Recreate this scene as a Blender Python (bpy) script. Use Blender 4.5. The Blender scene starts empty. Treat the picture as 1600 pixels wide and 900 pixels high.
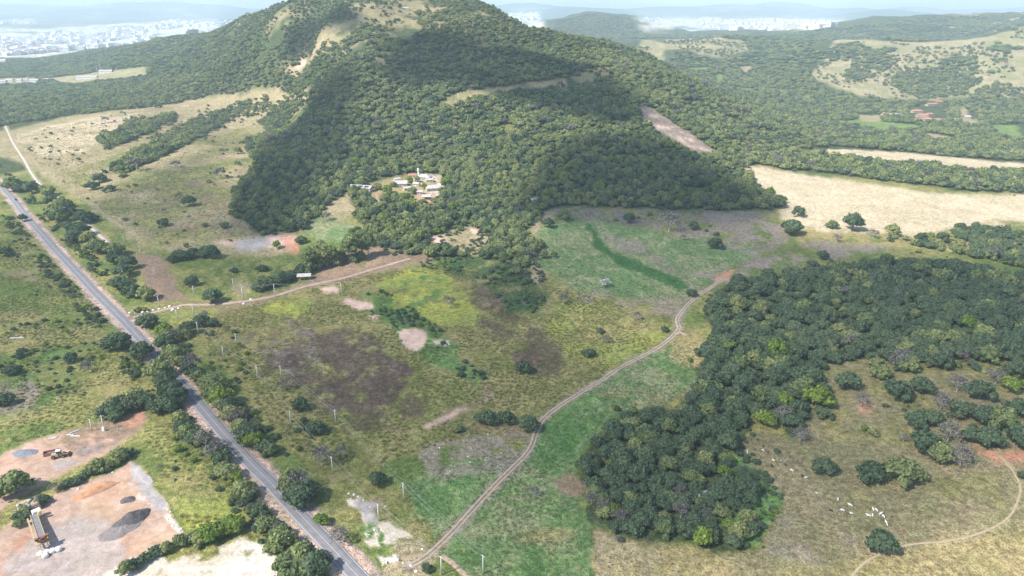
import bpy, bmesh, math, random
import numpy as np
from mathutils import Matrix, Vector

random.seed(7)
RNG = np.random.default_rng(7)
SC = bpy.context.scene
COL = SC.collection

# ------------------------------------------------------------------ camera, sky, sun, exposure
CAM_H = 170.0
PITCH = math.radians(20.9)
FPX = 1101.0
cam_d = bpy.data.cameras.new('camera')
cam_d.sensor_width = 36.0
cam_d.lens = 36.0 * FPX / 1600.0
cam_d.clip_start = 1.0
cam_d.clip_end = 90000.0
cam = bpy.data.objects.new('camera', cam_d)
COL.objects.link(cam)
cam.location = (0, 0, CAM_H)
cam.rotation_euler = (math.radians(90) - PITCH, 0, 0)
SC.camera = cam

SUN_EL = math.radians(47.0)
SHD = np.array([0.86, 0.51]); SHD /= np.linalg.norm(SHD)      # way the shadows fall on the ground
SUNV = np.array([-SHD[0] * math.cos(SUN_EL), -SHD[1] * math.cos(SUN_EL), math.sin(SUN_EL)])
world = bpy.data.worlds.new('World')
SC.world = world
world.use_nodes = True
wn = world.node_tree
sky = wn.nodes.new('ShaderNodeTexSky')
sky.sky_type = 'NISHITA'
sky.sun_disc = False
sky.sun_elevation = SUN_EL
sky.sun_rotation = math.atan2(SUNV[0], SUNV[1])
sky.altitude = 900
sky.dust_density = 1.5
wn.links.new(sky.outputs[0], wn.nodes['Background'].inputs[0])
wn.nodes['Background'].inputs[1].default_value = 0.13
sun_d = bpy.data.lights.new('sun', 'SUN')
sun_d.energy = 4.4
sun_d.angle = math.radians(0.6)
sun_d.color = (1.0, 0.955, 0.89)
sun = bpy.data.objects.new('sun', sun_d)
COL.objects.link(sun)
sun.rotation_euler = Vector(SUNV).to_track_quat('Z', 'Y').to_euler()
SC.view_settings.view_transform = 'Standard'
SC.view_settings.look = 'None'
SC.view_settings.exposure = 0.8
SC.view_settings.gamma = 1.0
SC.render.engine = 'CYCLES'
SC.cycles.use_denoising = True
SC.cycles.max_bounces = 5
SC.cycles.diffuse_bounces = 2
SC.cycles.glossy_bounces = 1
SC.cycles.transmission_bounces = 2
SC.cycles.volume_bounces = 1
SC.cycles.transparent_max_bounces = 12
SC.cycles.use_adaptive_sampling = True
SC.cycles.adaptive_threshold = 0.02

# ------------------------------------------------------------------ noise
def _hash(ix, iy, seed):
    h = (ix.astype(np.int64) * 374761393 + iy.astype(np.int64) * 668265263 + seed * 1442695041) & 0xFFFFFFFF
    h = ((h ^ (h >> 13)) * 1274126177) & 0xFFFFFFFF
    h = h ^ (h >> 16)
    return (h & 0xFFFFFF) / float(0xFFFFFF)

def vnoise(x, y, seed=0):
    xi, yi = np.floor(x), np.floor(y)
    fx, fy = x - xi, y - yi
    fx = fx * fx * (3 - 2 * fx); fy = fy * fy * (3 - 2 * fy)
    xi = xi.astype(np.int64); yi = yi.astype(np.int64)
    a = _hash(xi, yi, seed); b = _hash(xi + 1, yi, seed)
    c = _hash(xi, yi + 1, seed); d = _hash(xi + 1, yi + 1, seed)
    return (a * (1 - fx) + b * fx) * (1 - fy) + (c * (1 - fx) + d * fx) * fy

def fbm(x, y, s, o=3, seed=0):
    """fractal noise of feature size s metres, about -1..1"""
    t, a, n = 0, 1.0, 0
    x = np.asarray(x, float) / s; y = np.asarray(y, float) / s
    for k in range(o):
        t = t + a * (vnoise(x + 17.3 * k, y - 9.1 * k, seed + k) * 2 - 1); n += a
        a *= 0.55; x = x * 2.03; y = y * 2.03
    return t / n * 1.5

def sstep(a, b, x):
    t = np.clip((x - a) / (b - a), 0, 1)
    return t * t * (3 - 2 * t)

# ------------------------------------------------------------------ pixel -> direction, terrain
CP, SP = math.cos(PITCH), math.sin(PITCH)
def pdir(px, py):
    dx = (np.asarray(px, float) - 800) / FPX
    dy = (450 - np.asarray(py, float)) / FPX
    return np.stack([dx, CP + dy * SP, -SP + dy * CP], -1)

def project(x, y, z):
    z = np.asarray(z, float) - CAM_H
    dep = y * CP - z * SP
    up = y * SP + z * CP
    dep = np.maximum(dep, 1e-3)
    return 800 + FPX * x / dep, 450 - FPX * up / dep, dep

# control points of the land: pixel + elevation ('z'), pixel + distance ahead ('y'), or a place ('p')
CTRL = []
def cz(px, py, z):
    d = pdir(px, py); t = (z - CAM_H) / d[2]; CTRL.append((d[0] * t, d[1] * t, z))
def cy(px, py, y):
    d = pdir(px, py); t = y / d[1]; CTRL.append((d[0] * t, y, CAM_H + d[2] * t))
def cp(x, y, z): CTRL.append((x, y, z))
for a in [(-100,1000,0),(400,1000,0),(800,1000,0),(1200,1000,2),(1700,1000,6),(0,880,0),(400,880,0),(800,880,0),(1200,880,2),(1600,880,7),
          (0,700,0),(400,700,0),(800,700,0),(1200,700,4),(1600,700,14),(-150,560,-1),(0,560,-1),(300,560,0),(700,560,1),(1050,560,2),(1300,560,7),
          (1600,560,17),(1750,560,18),(0,420,0),(200,440,0),(560,440,3),(800,430,4),(1100,440,4),(1350,420,7),(1600,420,12),(1750,420,12),
          (-100,300,1),(0,290,2),(200,330,5),(420,350,7),(640,350,9),(850,335,8),(1000,328,10),(1200,328,9),(1400,330,8),(1600,330,6),
          (1200,265,16),(1400,285,12),(1600,300,8),(1300,237,11),(1600,262,6),(1400,200,2),(1600,210,-2),(1250,190,12),(1450,180,2),(1700,190,0),
          (1280,150,12),(1450,150,14),(1600,150,18),(300,150,32),(200,170,18),(60,200,5),(-60,200,4),(300,220,19),(450,230,27),(180,260,9),(380,300,13),
          (640,280,17),(640,235,30),(640,200,46),(640,140,82),(640,80,126),(850,275,20),(850,200,48),(850,140,80),(1000,275,20),(1000,200,46),
          (1000,130,82),(1120,270,17),(1100,200,42),(520,300,15),(520,230,32),(480,170,46),(480,100,96),(400,130,60),(560,100,113),(720,230,32),
          (720,150,76),(740,90,118),(930,100,104)]:
    cz(*a)
for a in [(640,20,1333),(600,-8,1480),(720,-3,1480),(760,10,1500),(830,48,1450),(940,68,1400),(980,78,1400),(1050,112,1340),(1130,160,1150),(1200,215,960),
          (560,40,1190),(500,40,1260),(450,35,1400),(440,6,1650),(400,18,1900),(340,48,2200),(250,65,2500),(170,78,2850),(60,90,3000),(-80,95,3000),
          (100,112,2370),(0,115,2300),(0,180,1350),(300,90,1840),
          (1320,62,2200),(1450,66,2200),(1530,60,2250),(1600,47,2300),(1700,40,2300),(1400,110,1750),(1550,110,1650),(1300,110,1800),(1650,110,1650),
          (1000,66,2450),(1080,62,2500),(1150,62,2550),(1100,95,2050),(1200,80,2150),(1100,130,1650),(1180,165,1350),
          (1300,47,3300),(1400,31,3300),(1500,30,3300),(1600,26,3200),(1700,22,3200),(1200,55,3300),(1000,58,3600),
          (1000,50,6500),(1150,52,6500),(1300,48,6500),(1000,30,9000),(1200,29,9000),(1320,28,9000),(1600,25,8000),
          (0,75,4200),(200,72,4400),(0,60,5600),(200,58,5800),(350,50,5800),(0,42,7800),(200,38,7800),(380,30,8000),
          (-100,60,5600),(-100,42,7800),(830,36,7000)]:
    cy(*a)
for a in [(-150,2150,95),(0,2700,50),(320,2000,62),(-450,2500,80),(-300,3200,40),(100,3600,60),(600,2900,60),(1250,2700,70),(1800,2700,75),(1500,2750,72),
          (-800,3500,25),(0,5200,70),(700,5200,80),(1800,5000,90),(-1500,5200,30),(-3500,5200,30),(3600,5200,90),(3000,3300,150),(-3200,2600,10),(-2000,1500,2),
          (2600,1800,60),(2200,1200,10),(-1500,900,0),(1500,800,8),(-900,300,0),(900,300,18),(-300,60,0),(300,60,3),(0,60,0),(-7000,8000,120),(7500,8000,150)]:
    cp(*a)
CTRL = np.array(CTRL)
def _uv(x, y):
    return np.arctan2(x, y) * 2.2, 0.5 * np.log(x * x + y * y)
_cu, _cv = _uv(CTRL[:, 0], CTRL[:, 1])
def _tpsk(d2):
    return 0.5 * d2 * np.log(d2 + 1e-9)
_n = len(CTRL)
_K = _tpsk((_cu[:, None] - _cu) ** 2 + (_cv[:, None] - _cv) ** 2) + np.eye(_n) * 0.0006
_Pm = np.stack([np.ones(_n), _cu, _cv], 1)
_A = np.block([[_K, _Pm], [_Pm.T, np.zeros((3, 3))]])
_W = np.linalg.solve(_A, np.concatenate([CTRL[:, 2], np.zeros(3)]))

def bump(x, y, px, py, Y, wx, wy):
    """a far hill whose top shows at that pixel"""
    d = pdir(px, py); t = Y / d[1]; X0 = d[0] * t; Z = CAM_H + d[2] * t
    return Z, np.exp(-((x - X0) / wx) ** 2 - ((y - Y) / wy) ** 2)

def terrain_raw(x, y):
    u, v = _uv(x, y)
    h = _W[_n] + _W[_n + 1] * u + _W[_n + 2] * v
    for i in range(_n):
        h = h + _W[i] * _tpsk((u - _cu[i]) ** 2 + (v - _cv[i]) ** 2)
    r = np.hypot(x, y)
    far = sstep(8200, 10500, r)
    h = h * (1 - far) + 140 * far
    h = np.clip(h, -12, 260)
    # hills on the horizon
    for (px, py, Y, wx, wy) in [(925, 22, 4700, 330, 600), (870, 34, 4500, 260, 400), (985, 40, 4900, 240, 400), (960, 27, 4600, 200, 500), (150, 12, 11500, 1500, 900), (230, 3, 14500, 1900, 1500), (40, 6, 15000, 1800, 1400),
                                (330, 9, 13000, 900, 900), (60, 25, 9800, 900, 600), (-120, 5, 14000, 1800, 1400), (1140, 5, 14000, 1700, 1500),
                                (1220, 2, 16500, 1200, 1500), (1060, 9, 12500, 1500, 1200), (1330, 9, 12500, 1000, 900), (1420, 8, 13500, 900, 1200),
                                (1550, 12, 15500, 2600, 1500), (820, 6, 13500, 1200, 1200), (900, 10, 12000, 800, 900), (1700, 8, 14000, 2000, 1500),
                                (1380, 16, 9800, 800, 500), (1540, 27, 5000, 700, 500), (500, 5, 15000, 1500, 1500), (660, 8, 15000, 1500, 1500)]:
        Z, g = bump(x, y, px, py, Y, wx, wy)
        h = h + np.maximum(Z - h, 0) * g
    h = h + fbm(x, y, 1400, 4, 5) * 45 * sstep(8500, 12000, r)
    # gullies and small relief
    up = sstep(14, 70, h) * (1 - sstep(5000, 8000, r))
    h = h + fbm(x, y, 190, 4, 11) * 9.5 * up - np.abs(fbm(x, y, 330, 3, 13)) * 16 * up + 5 * up + fbm(x, y, 420, 4, 15) * 26 * sstep(3600, 4300, r) * (1 - sstep(5200, 6500, r)) + fbm(x, y, 60, 3, 23) * 0.7 + fbm(x, y, 9, 2, 31) * 0.10 * (1 - sstep(500, 900, r))
    return h

# fan-shaped sheet of ground: fine where the picture looks
us = np.concatenate([np.linspace(-75, -42.5, 26)[:-1], np.linspace(-42.5, 42.5, 800), np.linspace(42.5, 75, 26)[1:]])
US = np.radians(us)
rs = [60.0]
while rs[-1] < 48000:
    r = rs[-1]
    rs.append(r + min(0.0025 * (r * r + CAM_H ** 2) / CAM_H, 0.0078 * r if r < 3600 else 0.02 * r))
RS = np.array(rs)
NR, NC = len(RS), len(US)
GX = RS[:, None] * np.sin(US)[None]; GY = RS[:, None] * np.cos(US)[None]
GH = terrain_raw(GX.ravel(), GY.ravel()).reshape(NR, NC)

def gsample(arr, x, y):
    fr = np.interp(np.hypot(x, y), RS, np.arange(NR)); fc = np.interp(np.arctan2(x, y), US, np.arange(NC))
    i = np.minimum(fr.astype(int), NR - 2); j = np.minimum(fc.astype(int), NC - 2)
    a, b = fr - i, fc - j
    return (arr[i, j] * (1 - b) + arr[i, j + 1] * b) * (1 - a) + (arr[i + 1, j] * (1 - b) + arr[i + 1, j + 1] * b) * a

def H(x, y):
    return gsample(GH, np.asarray(x, float), np.asarray(y, float))

_MR = np.exp(np.linspace(math.log(90), math.log(30000), 2600))
def P(px, py):
    """ground point seen at photo pixels (arrays or numbers)"""
    px = np.atleast_1d(np.asarray(px, float)); py = np.atleast_1d(np.asarray(py, float))
    d = pdir(px, py)
    hl = np.hypot(d[:, 0], d[:, 1])
    out = np.zeros((len(px), 3))
    for k in range(len(px)):
        t = _MR / hl[k]
        x, y, z = d[k, 0] * t, d[k, 1] * t, CAM_H + d[k, 2] * t
        g = z - H(x, y)
        below = np.nonzero(g < 0)[0]
        if len(below) and below[0] > 0:
            i = below[0]; f = g[i - 1] / (g[i - 1] - g[i])
            tt = t[i - 1] + (t[i] - t[i - 1]) * f
        elif len(below):
            tt = t[0]
        else:
            i = int(np.argmin(g * 1.0 / _MR)); tt = t[i]
        out[k] = (d[k, 0] * tt, d[k, 1] * tt, H(d[k, 0] * tt, d[k, 1] * tt))
    return out
def P1(px, py): return P(px, py)[0]

def wpoly(pts, step=40):
    """photo polygon -> ground polygon in metres"""
    q = []
    for (a, b) in zip(pts, pts[1:] + pts[:1]):
        n = max(1, int(math.hypot(b[0] - a[0], b[1] - a[1]) / step))
        for i in range(n):
            q.append((a[0] + (b[0] - a[0]) * i / n, a[1] + (b[1] - a[1]) * i / n))
    q = np.array(q)
    return P(q[:, 0], q[:, 1])[:, :2]

def inside(poly, x, y):
    res = np.zeros(x.shape, bool)
    bb = (x >= poly[:, 0].min()) & (x <= poly[:, 0].max()) & (y >= poly[:, 1].min()) & (y <= poly[:, 1].max())
    if not bb.any(): return res
    xx, yy = x[bb], y[bb]
    r = np.zeros(xx.shape, bool)
    x1, y1 = poly[-1]
    for x2, y2 in poly:
        if y1 != y2:
            c = ((y1 > yy) != (y2 > yy)) & (xx < (x2 - x1) * (yy - y1) / (y2 - y1) + x1)
            r ^= c
        x1, y1 = x2, y2
    res[bb] = r
    return res

def blur(m, n):
    for _ in range(n):
        p = np.pad(m, 1, mode='edge')
        m = (p[1:-1, 1:-1] * 2 + p[:-2, 1:-1] + p[2:, 1:-1] + p[1:-1, :-2] + p[1:-1, 2:]) / 6
    return m

def polydist(line, x, y):
    """distance to a polyline, and nothing farther than 40 m"""
    d = np.full(x.shape, 1e9)
    for (a, b) in zip(line[:-1], line[1:]):
        v = b - a; L = float(v @ v) + 1e-9
        bb = (x > min(a[0], b[0]) - 40) & (x < max(a[0], b[0]) + 40) & (y > min(a[1], b[1]) - 40) & (y < max(a[1], b[1]) + 40)
        if not bb.any(): continue
        xx, yy = x[bb], y[bb]
        t = np.clip(((xx - a[0]) * v[0] + (yy - a[1]) * v[1]) / L, 0, 1)
        d[bb] = np.minimum(d[bb], np.hypot(xx - a[0] - t * v[0], yy - a[1] - t * v[1]))
    return d

def smooth_line(pts, step=4.0):
    """photo polyline -> smooth evenly spaced ground polyline"""
    w = P([p[0] for p in pts], [p[1] for p in pts])[:, :2]
    out = []
    n = len(w)
    for i in range(n - 1):
        p0, p1, p2, p3 = w[max(i - 1, 0)], w[i], w[i + 1], w[min(i + 2, n - 1)]
        m = max(2, int(np.linalg.norm(p2 - p1) / step))
        for t in np.linspace(0, 1, m, endpoint=False):
            out.append(0.5 * ((2 * p1) + (-p0 + p2) * t + (2 * p0 - 5 * p1 + 4 * p2 - p3) * t * t + (-p0 + 3 * p1 - 3 * p2 + p3) * t ** 3))
    out.append(w[-1])
    return np.array(out)
# ------------------------------------------------------------------ lines on the land (photo pixels)
ROAD = smooth_line([(-60, 232), (-25, 263), (10, 299), (38, 334), (66, 366), (97, 401), (142, 450), (194, 502), (241, 553), (288, 606), (335, 660), (384, 716), (425, 757), (474, 810), (520, 858), (560, 902), (640, 985)])
TRACK = smooth_line([(640, 885), (668, 868), (700, 838), (735, 800), (770, 762), (802, 730), (828, 702), (838, 676), (848, 656), (872, 636), (903, 616), (937, 596), (967, 576), (1001, 558), (1031, 541), (1052, 524), (1061, 512), (1058, 499), (1066, 487), (1080, 471), (1100, 456), (1130, 436)], 2.0)
SPUR = smooth_line([(1052, 524), (1063, 519), (1072, 524)], 2.0)
DRIVE = smooth_line([(208, 496), (240, 488), (284, 477), (320, 476), (372, 472), (430, 462), (482, 446), (530, 436), (585, 420), (640, 404)], 3.0)
COWPATH = smooth_line([(1330, 900), (1350, 880), (1374, 866), (1420, 851), (1480, 845), (1530, 833), (1573, 811), (1591, 782), (1594, 757), (1579, 730), (1562, 712)], 2.0)
HILLTRACK = smooth_line([(5, 190), (20, 222), (38, 250), (48, 268), (62, 287), (82, 305), (110, 325), (150, 362), (174, 383)], 4.0)
SIDEPATH = smooth_line([(690, 868), (712, 884), (738, 910)], 2.0)

# ------------------------------------------------------------------ outlines of the woods and clearings (photo pixels)
FOREST_A = [(-120, 92), (60, 92), (170, 76), (340, 48), (440, 3), (560, -30), (740, -30), (830, 46), (980, 75), (1010, 98), (1100, 122), (1180, 148), (1250, 170), (1295, 228), (1250, 236), (1190, 242), (1166, 262), (1182, 290), (1218, 316), (1205, 330), (1000, 326),
            (900, 322), (842, 332), (828, 352), (832, 398), (800, 436), (770, 405), (700, 408), (640, 395), (600, 385), (580, 392), (540, 378), (575, 355), (540, 335), (512, 335), (480, 345), (468, 362), (440, 372), (400, 368), (368, 332), (372, 300), (400, 250), (388, 222), (425, 203),
            (484, 152), (485, 134), (350, 146), (240, 166), (100, 182), (-120, 215)]
FOREST_B = [(985, 90), (1060, 84), (1130, 98), (1180, 96), (1260, 100), (1275, 128), (1300, 142), (1350, 154), (1440, 160), (1530, 158), (1640, 190), (1640, 255), (1500, 246), (1400, 236), (1290, 228), (1240, 180), (1120, 128), (1020, 102)]
FOREST_C = [(1180, 243), (1295, 245), (1420, 258), (1500, 266), (1640, 268), (1640, 304), (1500, 298), (1430, 288), (1330, 276), (1240, 266), (1165, 252)]
FOREST_D = [(1105, 490), (1130, 462), (1180, 443), (1260, 424), (1350, 415), (1430, 410), (1520, 424), (1700, 452), (1700, 600), (1590, 600), (1560, 565), (1500, 570), (1440, 590), (1370, 572), (1330, 560), (1290, 568), (1275, 600), (1290, 640), (1255, 690), (1232, 690), (1215, 650), (1150, 645), (1092, 640), (1096, 600), (1104, 545), (1130, 520), (1110, 500)]
FOREST_E = [(905, 722), (898, 752), (925, 800), (925, 822), (1000, 842), (1060, 850), (1110, 868), (1165, 850), (1190, 800), (1165, 745), (1145, 690), (1180, 660), (1110, 605), (1050, 640), (985, 650), (930, 690)]
FOREST_F = [(1420, 380), (1520, 355), (1640, 370), (1640, 430), (1520, 405)]
FAR_WOODS = [[(1125, 100), (1190, 78), (1275, 82), (1275, 102), (1180, 102)], [(830, 47), (870, 31), (925, 21), (985, 31), (1012, 56), (930, 66)], [(1275, 90), (1330, 66), (1370, 78), (1400, 75), (1395, 105), (1345, 130), (1320, 122), (1330, 95)], [(1385, 128), (1410, 110), (1470, 100), (1490, 86), (1520, 90), (1535, 125), (1500, 150), (1440, 156), (1400, 140)],
             [(1160, 62), (1300, 44), (1460, 28), (1600, 22), (1700, 18), (1700, 34), (1600, 40), (1480, 60), (1440, 66), (1330, 58), (1260, 78), (1180, 82)], [(985, 60), (1010, 54), (1200, 54), (1260, 70), (1190, 64), (1080, 60)],
             [(1510, 150), (1560, 130), (1640, 150), (1640, 175), (1560, 175)], [(1530, 75), (1560, 68), (1600, 75), (1570, 85)]]
HILL_BELTS = [[(155, 218), (200, 192), (268, 178), (275, 190), (225, 212), (165, 235)], [(172, 265), (235, 225), (290, 195), (330, 172), (370, 178), (330, 205), (290, 228), (240, 252), (195, 276)], [(330, 178), (370, 160), (420, 150), (470, 145), (440, 165), (390, 185)], [(405, 190), (440, 160), (484, 152), (430, 205)]]
CLEAR = [[(1000, 162), (1024, 172), (1070, 202), (1122, 240), (1090, 246), (1036, 216), (998, 188)], [(686, 164), (730, 143), (800, 133), (890, 121), (928, 112), (934, 124), (880, 136), (760, 150), (700, 170)], [(575, 285), (605, 276), (640, 270), (692, 270), (696, 300), (684, 322), (655, 328), (640, 308), (605, 304), (595, 320), (575, 314)], [(500, 335), (520, 312), (548, 300), (556, 330), (535, 345)], [(690, 366), (720, 352), (760, 362), (770, 385), (740, 405), (700, 388), (668, 385), (670, 370)],
         [(1310, 190), (1340, 186), (1440, 196), (1430, 206), (1360, 205), (1330, 198)], [(1540, 195), (1600, 194), (1640, 222), (1560, 214)], [(1440, 206), (1475, 210), (1505, 220), (1455, 222)], [(1340, 178), (1380, 178), (1378, 190), (1342, 190)], [(1415, 168), (1475, 160), (1482, 190), (1425, 192)], [(1498, 163), (1530, 180), (1532, 200), (1500, 196)],
         [(1075, 106), (1105, 104), (1112, 110), (1085, 112)], [(1118, 116), (1132, 114), (1132, 130), (1116, 130)], [(1150, 136), (1175, 138), (1192, 147), (1160, 144)], [(1155, 105), (1174, 100), (1179, 110), (1163, 115)],
         [(1292, 233), (1330, 234), (1440, 240), (1530, 250), (1640, 258), (1640, 267), (1500, 262), (1400, 255), (1300, 243)], [(70, 122), (110, 118), (230, 104), (230, 120), (150, 128), (110, 134)], [(-5, 122), (60, 120), (60, 132), (-5, 132)], [(452, 108), (482, 88), (490, 94), (462, 110)]]
SPARSE = [[(1000, 165), (1030, 180), (1070, 205), (1110, 235), (1090, 240), (1040, 210), (1000, 185)], [(680, 162), (720, 142), (800, 132), (890, 122), (930, 110), (940, 128), (880, 138), (760, 150), (700, 168)], [(540, 10), (640, -10), (700, 10), (640, 45), (560, 40)], [(890, 108), (960, 105), (960, 125), (900, 125)], [(1200, 200), (1290, 228), (1250, 236), (1180, 240), (1110, 230)]]
# ------------------------------------------------------------------ land cover, colour of the ground itself
x, y = GX.ravel(), GY.ravel()
rr = np.hypot(x, y)
wx1 = fbm(x, y, 16, 3, 41); wy1 = fbm(x, y, 16, 3, 43)
wx2 = fbm(x, y, 110, 3, 45); wy2 = fbm(x, y, 110, 3, 47)
n_a = fbm(x, y, 7, 3, 51); n_b = fbm(x, y, 26, 3, 53); n_c = fbm(x, y, 90, 4, 55); n_d = fbm(x, y, 2.4, 2, 57)
C = lambda r, g, b: np.array([r, g, b])
PAL = dict(
    meadow=(C(.130, .172, .048), C(.245, .232, .085)), lush=(C(.092, .190, .052), C(.140, .225, .075)), crop=(C(.140, .220, .085), C(.235, .245, .130)),
    straw=(C(.36, .29, .145), C(.27, .225, .10)), tan=(C(.58, .475, .335), C(.50, .41, .275)), pasture=(C(.275, .228, .132), C(.205, .188, .098)),
    olive=(C(.185, .190, .062), C(.255, .222, .095)), burnt=(C(.105, .070, .060), C(.140, .102, .078)), lime=(C(.35, .345, .075), C(.24, .275, .070)), deep=(C(.042, .120, .032), C(.062, .140, .042)),
    pink=(C(.68, .47, .39), C(.58, .41, .33)), brown=(C(.28, .195, .135), C(.21, .15, .11)), dirt=(C(.46, .30, .225), C(.40, .28, .22)),
    orange=(C(.50, .325, .225), C(.45, .325, .245)), grey=(C(.40, .36, .345), C(.33, .30, .30)), white=(C(.66, .58, .51), C(.50, .42, .34)),
    forest=(C(.062, .088, .040), C(.090, .110, .050)), shrub=(C(.045, .095, .035), C(.075, .115, .045)), redsoil=(C(.50, .24, .155), C(.42, .22, .15)),
    dry=(C(.38, .305, .195), C(.30, .26, .14)), slate=(C(.17, .17, .185), C(.22, .21, .22)), asphalt=(C(.2, .2, .21), C(.2, .2, .21)),
    lilac=(C(.30, .235, .205), C(.24, .20, .175)), farfield=(C(.40, .33, .215), C(.25, .25, .12)), fargreen=(C(.20, .27, .08), C(.15, .22, .07)), city=(C(.70, .67, .63), C(.34, .34, .27)))
def two(k, n):
    a, b = PAL[k]; t = sstep(-.55, .55, n)[:, None]
    return a * (1 - t) + b * t

col = two('meadow', n_b)
col = np.where((rr > 1000)[:, None], two('forest', n_b), col)

TEX = dict(pink=.4, dirt=.35, orange=.3, grey=.4, white=.45, redsoil=.45, slate=.4, tan=.75, city=.3, brown=.7)
tex = np.ones(len(x))
def layer(kind, pts, rag=3.0, soft=2, cov=None, cs=None, alpha=1.0, mix=None, wide=0.0, world=None, far=0):
    """paint one kind of ground inside a photo polygon; cov = share covered in patches of size cs"""
    global col, tex
    poly = world if world is not None else wpoly(pts)
    bb0 = poly.min(0) - 30 - rag * 3 - wide * 2; bb1 = poly.max(0) + 30 + rag * 3 + wide * 2
    sel = (x > bb0[0]) & (x < bb1[0]) & (y > bb0[1]) & (y < bb1[1])
    if not sel.any(): return
    m = np.zeros(len(x))
    m[sel] = inside(poly, x[sel] + wx1[sel] * rag + wx2[sel] * wide, y[sel] + wy1[sel] * rag + wy2[sel] * wide)
    if far: m[rr < far] = 0
    if soft:
        q = np.nonzero(m > 0)[0]
        if not len(q): return
        i0, i1 = max(q.min() // NC - soft - 1, 0), min(q.max() // NC + soft + 2, NR)
        mm = m.reshape(NR, NC); mm[i0:i1] = blur(mm[i0:i1], soft); m = mm.ravel()
    if cov is not None:
        nz = np.nonzero(m > 0)[0]
        n = fbm(x[nz], y[nz], cs or 12, 4, 61 + int(pts[0][0]) % 50)
        m[nz] *= sstep(-.28, .28, n + (cov - .5) * 1.7)
    m = m * alpha; tex = tex * (1 - m) + TEX.get(kind, 1.0) * m; m = m[:, None]
    col = col * (1 - m) + two(kind, n_a * .5 + n_b * .6 + n_d * .3 if mix is None else mix) * m

for q in (FOREST_A, FOREST_B, FOREST_C, FOREST_D, FOREST_E): layer('forest', q, 4, 2)
# far country
layer('farfield', [(-200, 70), (1800, 70), (1800, -5), (-200, -5)], 60, 4, .3, 500, .7, far=3700, world=np.array([(-40000., 3000.), (40000., 3000.), (40000., 47000.), (-40000., 47000.)]))
layer('forest', [(820, 40), (850, 28), (925, 16), (990, 30), (1012, 52), (1000, 66), (900, 66), (830, 50)], 110, 5, far=3700)
layer('city', [(-100, 92), (60, 90), (170, 74), (300, 60), (385, 36), (385, 28), (200, 36), (60, 45), (-100, 40)], 30, 2, .75, 160)
layer('city', [(990, 28), (1320, 30), (1300, 52), (1180, 46), (1010, 46)], 30, 2, .8, 220)
layer('city', [(795, 22), (845, 20), (850, 34), (800, 34)], 30, 2, .8, 120)
layer('white', [(790, 24), (830, 22), (842, 31), (800, 33)], 20, 1, .6, 100)
layer('white', [(912, 58), (940, 60), (930, 66)], 5, 1)
# open places on the hill
layer('dry', [(380, 60), (450, 10), (560, -20), (740, -20), (850, 50), (960, 75), (1080, 130), (1010, 150), (900, 105), (760, 100), (640, 120), (520, 95), (430, 110)], 12, 4, .42, 45, .75)
layer('olive', [(420, 200), (520, 95), (700, 100), (960, 90), (1180, 170), (1200, 230), (1000, 230), (700, 240)], 12, 4, .45, 45, .75)
layer('dry', [(540, 10), (640, -8), (700, 10), (640, 45), (560, 40)], 8, 3, .6, 40, .8)
layer('dry', [(680, 162), (720, 142), (800, 132), (890, 122), (930, 110), (940, 128), (880, 138), (760, 150), (700, 168)], 6, 2, .8, 30)
layer('lilac', [(1000, 160), (1030, 175), (1075, 205), (1125, 240), (1090, 242), (1040, 212), (1000, 185)], 6, 2)
layer('pink', [(1003, 165), (1020, 172), (1060, 200), (1110, 235), (1090, 236), (1040, 208)], 5, 2, .45, 14, .7)
layer('dry', [(1120, 225), (1160, 215), (1250, 225), (1250, 236), (1190, 242)], 6, 3, .5, 25)
layer('dry', [(440, 110), (470, 85), (540, 60), (570, 62), (500, 92)], 6, 2, .7, 30)
layer('pink', [(456, 108), (474, 92), (486, 88), (480, 98), (464, 108)], 2, 1)
layer('lilac', [(720, 122), (790, 118), (800, 126), (730, 132)], 5, 2, .6, 20)
layer('dry', [(890, 106), (960, 103), (965, 126), (900, 126)], 6, 3, .6, 25)
for q in ([(70, 122), (110, 118), (230, 104), (230, 120), (150, 128), (110, 134)], [(-5, 122), (60, 120), (60, 132), (-5, 132)]): layer('farfield', q, 6, 2)
# right hills
layer('farfield', [(1265, 118), (1290, 88), (1330, 62), (1450, 66), (1540, 58), (1600, 40), (1750, 20), (1750, 185), (1600, 180), (1530, 150), (1430, 158), (1340, 150), (1300, 135)], 10, 2, None, None, 1)
layer('farfield', [(975, 80), (1000, 66), (1080, 60), (1190, 62), (1180, 80), (1160, 96), (1110, 88), (1040, 78)], 12, 2, .9, 60)
layer('farfield', [(1380, 58), (1600, 20), (1720, 15), (1700, 40), (1600, 44), (1500, 56)], 12, 2, .45, 90)
layer('farfield', [(1210, 60), (1340, 55), (1390, 50), (1300, 45), (1200, 50)], 12, 2, .4, 90)
for q in [[(1075, 106), (1105, 104), (1112, 110), (1085, 112)], [(1120, 118), (1128, 113), (1132, 130), (1118, 130)], [(1150, 136), (1175, 138), (1190, 147), (1160, 144)],
          [(1310, 190), (1340, 186), (1440, 196), (1430, 206), (1360, 205), (1330, 198)], [(1540, 195), (1590, 196), (1600, 222), (1560, 214)]]:
    layer('fargreen', q, 4, 1)
for q in [[(1340, 180), (1380, 180), (1376, 190), (1345, 190)], [(1440, 206), (1475, 212), (1500, 220), (1455, 220)], [(1500, 185), (1530, 186), (1530, 200), (1500, 196)],
          [(1157, 106), (1172, 101), (1177, 110), (1163, 114)], [(1502, 165), (1512, 168), (1512, 188), (1502, 186)]]:
    layer('dry', q, 3, 1)
layer('tan', [(1292, 233), (1330, 234), (1440, 240), (1530, 250), (1620, 258), (1620, 267), (1500, 262), (1400, 255), (1300, 243)], 5, 1)
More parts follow.
